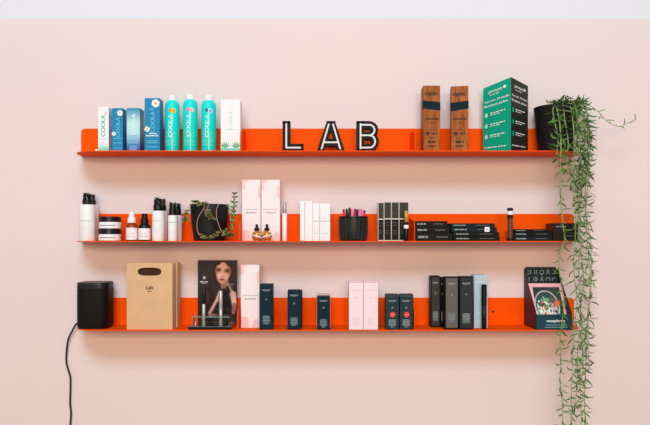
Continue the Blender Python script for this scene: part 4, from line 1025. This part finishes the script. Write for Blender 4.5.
# --- dark haircare boxes
def petrol(l, r, top, yf, label, m=PETROL, dot=False, ink_m=DIMINK, d=.045, group='dark haircare boxes on the lowest shelf', name='haircare_box', window=None, base=True, rz=0.0):
    t, wd, h = carton(name, label, l, r, top, yf, 3, d, m, group, rz=rz)
    y = 0
    if window:
        b = NB(); ink(b, rect(-wd/2+.003, wd/2-.0028, .006, h-.004)); obj('front_panel', b, window, t); y = -PT
    b = NB(); fine(b, 0, h*.875, wd*.62, .0032, rng, y); fine(b, 0, h*.85, wd*.42, .0016, rng, y)
    obj('brand_lettering', b, ink_m, t); b = NB()
    pts = [(0, .0042), (.0012, .001), (.0038, -.003), (-.0038, -.003), (-.0012, .001)]
    ink(b, [(p[0], p[1]+h*.67) for p in pts], y)
    obj('emblem', b, ink_m, t); b = NB()
    z = h*.30
    for k, q in enumerate((.45, .55, .5, .58, .42, .3)):
        fine(b, 0, z, wd*q, .0022, rng, y); z -= .0048
    obj('small_print', b, ink_m, t)
    b = NB(); ink(b, rect(-wd*.28, wd*.28, h*.12, h*.31), y+.00012); obj('faint_print', b, mat('faint_teal_ink', rgb(40, 80, 92), .5, var=0) if m is PETROL else mat('faint_grey_ink', rgb(88, 96, 98), .5, var=0), t)
    if dot:
        b = NB(); zc = Z(314.6, yf)-TOP[3]; prism(b, ell(0.001, zc, .0092, .0092, 24), y-.0009, y); fine(b, 0.001, zc, .009, .002, rng, y-.0009, 1); obj('red_sticker', b, [RED, mat('sticker_print', rgb(250, 190, 180), .5, var=0)], t)
    return t
petrol(259.8, 272.7, 284.2, .004, 'dark teal box, tallest of the three, touching the blush carton')
petrol(287.5, 300.6, 290.2, .004, 'dark teal box of middle height, in front of its twin')
petrol(288.9, 302, 290.6, .062, 'dark teal box hidden behind the middle one of three dark teal boxes')
petrol(317, 330, 296.4, .004, 'shortest dark teal box, in front, left of the pink pair')
PALELID = mat('pale_lid_card', rgb(206, 188, 186), .5, var=.03)
petrol(316.6, 330.4, 294.2, .058, 'pale topped box peeking out behind the shortest dark teal box', PALELID, ink_m=GREYINK)
# --- pink pair
def pinkbox(l, r, top, yf, label):
    t, wd, h = carton('skincare_box', label, l, r, top, yf, 3, .045, ROSE, 'pale pink boxes on the lowest shelf')
    b = NB(); fine(b, 0, h*.84, wd*.62, .0024, rng); obj('brand_lettering', b, PALEINK, t)
    b = NB(); fine(b, 0, h*.68, .006, .005, rng); obj('emblem', b, PALEINK, t); b = NB()
    for k in range(6): fine(b, 0, h*.24-.0045*k, wd*.5, .0016, rng)
    obj('small_print', b, PALEINK, t)
pinkbox(349, 363.2, 282.7, .006, 'pale pink box in front, left of the pink pair')
pinkbox(363.6, 378, 282.7, .006, 'pale pink box in front, right of the pink pair')
pinkbox(348.6, 362.8, 281.2, .064, 'pale pink box behind, left of the rear pink pair')
pinkbox(363.4, 377.4, 281.2, .064, 'pale pink box behind, right of the rear pink pair')
# --- red dot pair
petrol(385.8, 398.9, 296.5, .005, 'slate box with red sticker, left of the red sticker pair', SLATE, True)
petrol(399.8, 412.8, 296.5, .005, 'slate box with red sticker, right of the red sticker pair', SLATE, True)
petrol(386, 398.9, 294.4, .062, 'slate box behind the left red sticker box', SLATE)
petrol(400.4, 413.4, 294.4, .062, 'slate box behind the right red sticker box', SLATE)
# --- black boxes at the right
GB = 'tall black boxes on the lowest shelf'
petrol(430.9, 440.3, 276, .066, 'narrow black box standing at the back, leftmost of the tall black boxes', COAL, window=mat('taupe_black_card', rgb(44, 47, 46), .4), group=GB)
petrol(440.5, 444.6, 277.4, .07, 'black box of which only a sliver shows behind the taupe fronted box', COAL, group=GB, d=.04)
petrol(445, 458.4, 277, .008, 'tall black box with taupe front panel', COAL, window=TAUPE, group=GB)
petrol(459.6, 473, 276.6, .008, 'tall black box with dark front panel, beside the pale blue box', COAL, window=mat('petrol_black_card', rgb(28, 40, 44), .4), group=GB)
t, wd, h = carton('skincare_box', 'pale blue box behind the black eyeliner, right of the tall black boxes', 474, 487.6, 275, .045, 3, .05, PALEBLUE)
b = NB(); fine(b, 0, h*.87, wd*.6, .002, rng); obj('brand_lettering', b, WHITEINK, t)
b = NB(); fine(b, -.004, h*.6, .012, .0016, rng); obj('small_print', b, WHITEINK, t)
b = NB(); fine(b, -.004, h*.3, .012, .0016, rng); obj('small_print', b, WHITEINK, t)
tube_thing('eyeliner_pen', 'black eyeliner pen standing upright before the pale blue box', 'eyeliner', 481.4, 486.7, .026, TOP[3], [(284.4, BLACK, 'cap', 1), (305, BLACK, 'barrel', .95)])
# --- card display box
def cardpic(u, v):
    c = [38.0, 62.0, 56.0]
    def over(col, a):
        a = max(0.0, min(1.0, a))
        for i in range(3): c[i] = c[i]*(1-a)+col[i]*a
    def el(cx, cy, rx, ry, soft=.2):
        d = (((u-cx)/rx)**2+((v-cy)/ry)**2)**.5; return max(0, min(1, (1-d)/soft+.5))
    over((58, 74, 70), el(.8, .3, .3, .35, .8)); over((18, 90, 86), el(.5, .97, .6, .22, .6))
    over((226, 222, 216), el(.42, .52, .46, .43, .08)); over((34, 62, 60), el(.42, .50, .41, .38, .08)); over((206, 206, 196), el(.42, .53, .37, .34, .1)); over((54, 82, 76), el(.40, .36, .33, .2, .3))
    R = random.Random(5)
    for k in range(150):
        a = R.uniform(0, 6.28); r = R.uniform(0, .34); cx, cy = .43+r*cos(a), .52+r*sin(a)*.95
        over(R.choice([(80, 168, 120), (40, 110, 80), (230, 110, 70), (245, 240, 232), (236, 150, 110), (30, 44, 44), (196, 60, 62), (130, 200, 160), (250, 250, 245)]), el(cx, cy, R.uniform(.012, .042), R.uniform(.012, .04), .4)*.9)
    over((92, 176, 134), el(.40, .33, .16, .05, .8)*.7); over((232, 112, 74), el(.82, .42, .10, .08, .6)); over((244, 242, 236), el(.52, .62, .08, .09, .3)); over((40, 70, 90), el(.53, .62, .03, .05, .4))
    return [max(0, min(255, q)) for q in c]
def card_display():
    yf = .003; dpt = .131; x0, x1 = X(536, yf), X(572, yf); xc = (x0+x1)/2; wd = x1-x0
    t = thing('card_display_box', 'dark teal display box with white line icons, right end of the lowest shelf', 'display box', (xc, yf, TOP[3]))
    h = Z(267, yf+dpt)-TOP[3]; hf = Z(314.4, yf)-TOP[3]; TEAL = mat('deep_teal_card', rgb(8, 62, 74), .45, var=.05); DKT = mat('ink_teal_card', rgb(20, 42, 50), .45, var=.05)
    th = .0016; slab = lambda b, pts: prism(b, pts, 0, 0)
    b = NB(); c = .010; prism(b, [(-wd/2, 0), (wd/2, 0), (wd/2, h-c*1.6), (wd/2-c, h), (-wd/2+c*.6, h), (-wd/2, h-c*.8)], dpt-th, dpt, 'xz'); bp = obj('back_panel', b, DKT, t)
    b = NB(); sp = [(0, 0), (dpt, 0), (dpt, h-c), (dpt-.012, h-c*1.4), (dpt-.03, h*.78), (.006, hf+.012), (0, hf)]
    prism(b, sp, -wd/2, -wd/2+th, 'yz'); ls = obj('side_panel', b, MAROON, t)
    b = NB(); prism(b, sp, wd/2-th, wd/2, 'yz'); obj('side_panel', b, DKT, t)
    b = NB(); box(b, -wd/2, wd/2, 0, th, 0, hf, .0004, 0, 1); fp = obj('front_panel', b, TEAL, t)
    b = NB(); box(b, -wd/2+th, wd/2-th, th, dpt-th, 0, .002); obj('tray_bottom', b, DKT, t)
    b = NB(); word(b, 'neatphens', .006, hf*.56, .060, .0115, 0, bold=.0004); obj('lettering', b, WHITEINK, fp)
    b = NB(); fine(b, .008, hf*.32, .068, .0028, rng); fine(b, .008, hf*.17, .076, .0028, rng); obj('small_print', b, mat('soft_aqua_ink', rgb(120, 160, 170), .5, var=0), fp)
    # lattice print on the left side
    b = NB(); R = random.Random(2)
    for i in range(9):
        y = .008+i*.0128
        zmax = hf+(h-hf)*max(0, y-.004)/(dpt-.03)-.012
        z = .006+(.007 if i % 2 else 0)
        while z < min(zmax, h-.02):
            L = R.uniform(.009, .016)
            prism(b, [(y, z), (y+.0105, z), (y+.0105, z+.0018), (y, z+.0018)], -wd/2-.0004, -wd/2+.0001, 'yz')
            prism(b, [(y, z), (y+.0014, z), (y+.0014, min(zmax, z+L)), (y, min(zmax, z+L))], -wd/2-.0004, -wd/2+.0001, 'yz'); z += L+.003
    obj('lattice_print', b, MAUVEINK, ls)
    # line icons on the back panel
    b = NB(); yq = dpt-th-.0001; s = .0068
    def ln(pts, close=False):
        P = [Vector(p) for p in pts]+([Vector(pts[0])] if close else [])
        for p, q in zip(P[:-1], P[1:]):
            d = (q-p).normalized(); n = Vector((-d.y, d.x))*.0009; prism(b, [tuple(p+n-d*.0004), tuple(p-n-d*.0004), tuple(q-n+d*.0004), tuple(q+n+d*.0004)], yq-.0004, yq, 'xz')
    for r_ in range(2):
        z = h-.018-.024*r_
        for k in range(5):
            x = -wd/2+.018+.0215*k
            if r_ == 0:
                if k == 0: ln([(x-s, z+s*.7), (x+s*.5, z+s*.7), (x+s, z), (x+s*.4, z-s*.8), (x-s, z-s*.8)])
                elif k == 1: ln([(x-s*.5, z-s), (x-s*.5, z+s)]); ln([(x+s*.5, z-s), (x+s*.5, z+s)])
                elif k == 2: ln([(x+s*cos(i*pi/5), z+s*sin(i*pi/5)) for i in range(10)], True); ln([(x-s*.5, z-s*1.2), (x+s*.5, z-s*1.2)])
                elif k == 3: ln([(x-s, z-s), (x+s*.8, z+s)]); ln([(x+s, z-s), (x-s*.4, z+s*.6)]); ln([(x-s*.6, z+s), (x+s*.8, z+s)])
                else: ln([(x-s, z-s*.6), (x+s*.8, z-s*.6), (x+s*.8, z+s)])
            else:
                if k == 0: ln([(x-s*.2, z-s), (x-s*.2, z+s)])
                elif k == 1: ln([(x+s*1.1*cos(pi/2+i*2*pi/5), z+s*1.1*sin(pi/2+i*2*pi/5)) for i in range(5)], True); ln([(x-s*.5, z), (x+s*.5, z)])
                elif k == 2: ln([(x-s*.8, z-s*1.1), (x, z+s*.3), (x+s*.8, z-s*1.1)]); ln([(x, z+s*.3), (x-s*.2, z+s*1.1), (x+s*.5, z+s*1.1), (x, z+s*.3)])
                elif k == 3: ln([(x-s, z-s*.8), (x-s, z+s*.3), (x-s*.4, z+s*.8), (x+s, z+s*.6), (x+s, z-s*.8)])
                else: ln([(x-s, z-s*.8), (x-s*.8, z+s*.5), (x+s, z+s*.5)])
    obj('icon_print', b, mat('icon_ink', rgb(150, 176, 182), .5, var=0), bp)
    # the cards lean back inside
    y0, y1 = .012, dpt-.034; zt_ = Z(283.4, yf+y1)-TOP[3]; L = ((zt_-.004)**2+(y1-y0)**2)**.5; ang = -math.atan2(y1-y0, zt_-.004)
    cw = wd-2*th-.004
    cd_ = thing('recipe_card', 'pink bordered card with a picture of a dish, in the dark teal display box', 'card', (xc, yf+y0, TOP[3]+.0045))
    cd_.rotation_euler = (ang, 0, 0)
    b = NB(); box(b, -cw/2, cw/2, 0, .012, 0, L, .0006); obj('card_stack', b, CARDPINK, cd_)
    grid_print('dish_picture', cw*.82, L*.86, 60, 90, cardpic, cd_, PRINT, (.002, -.0006, L*.05))
card_display()
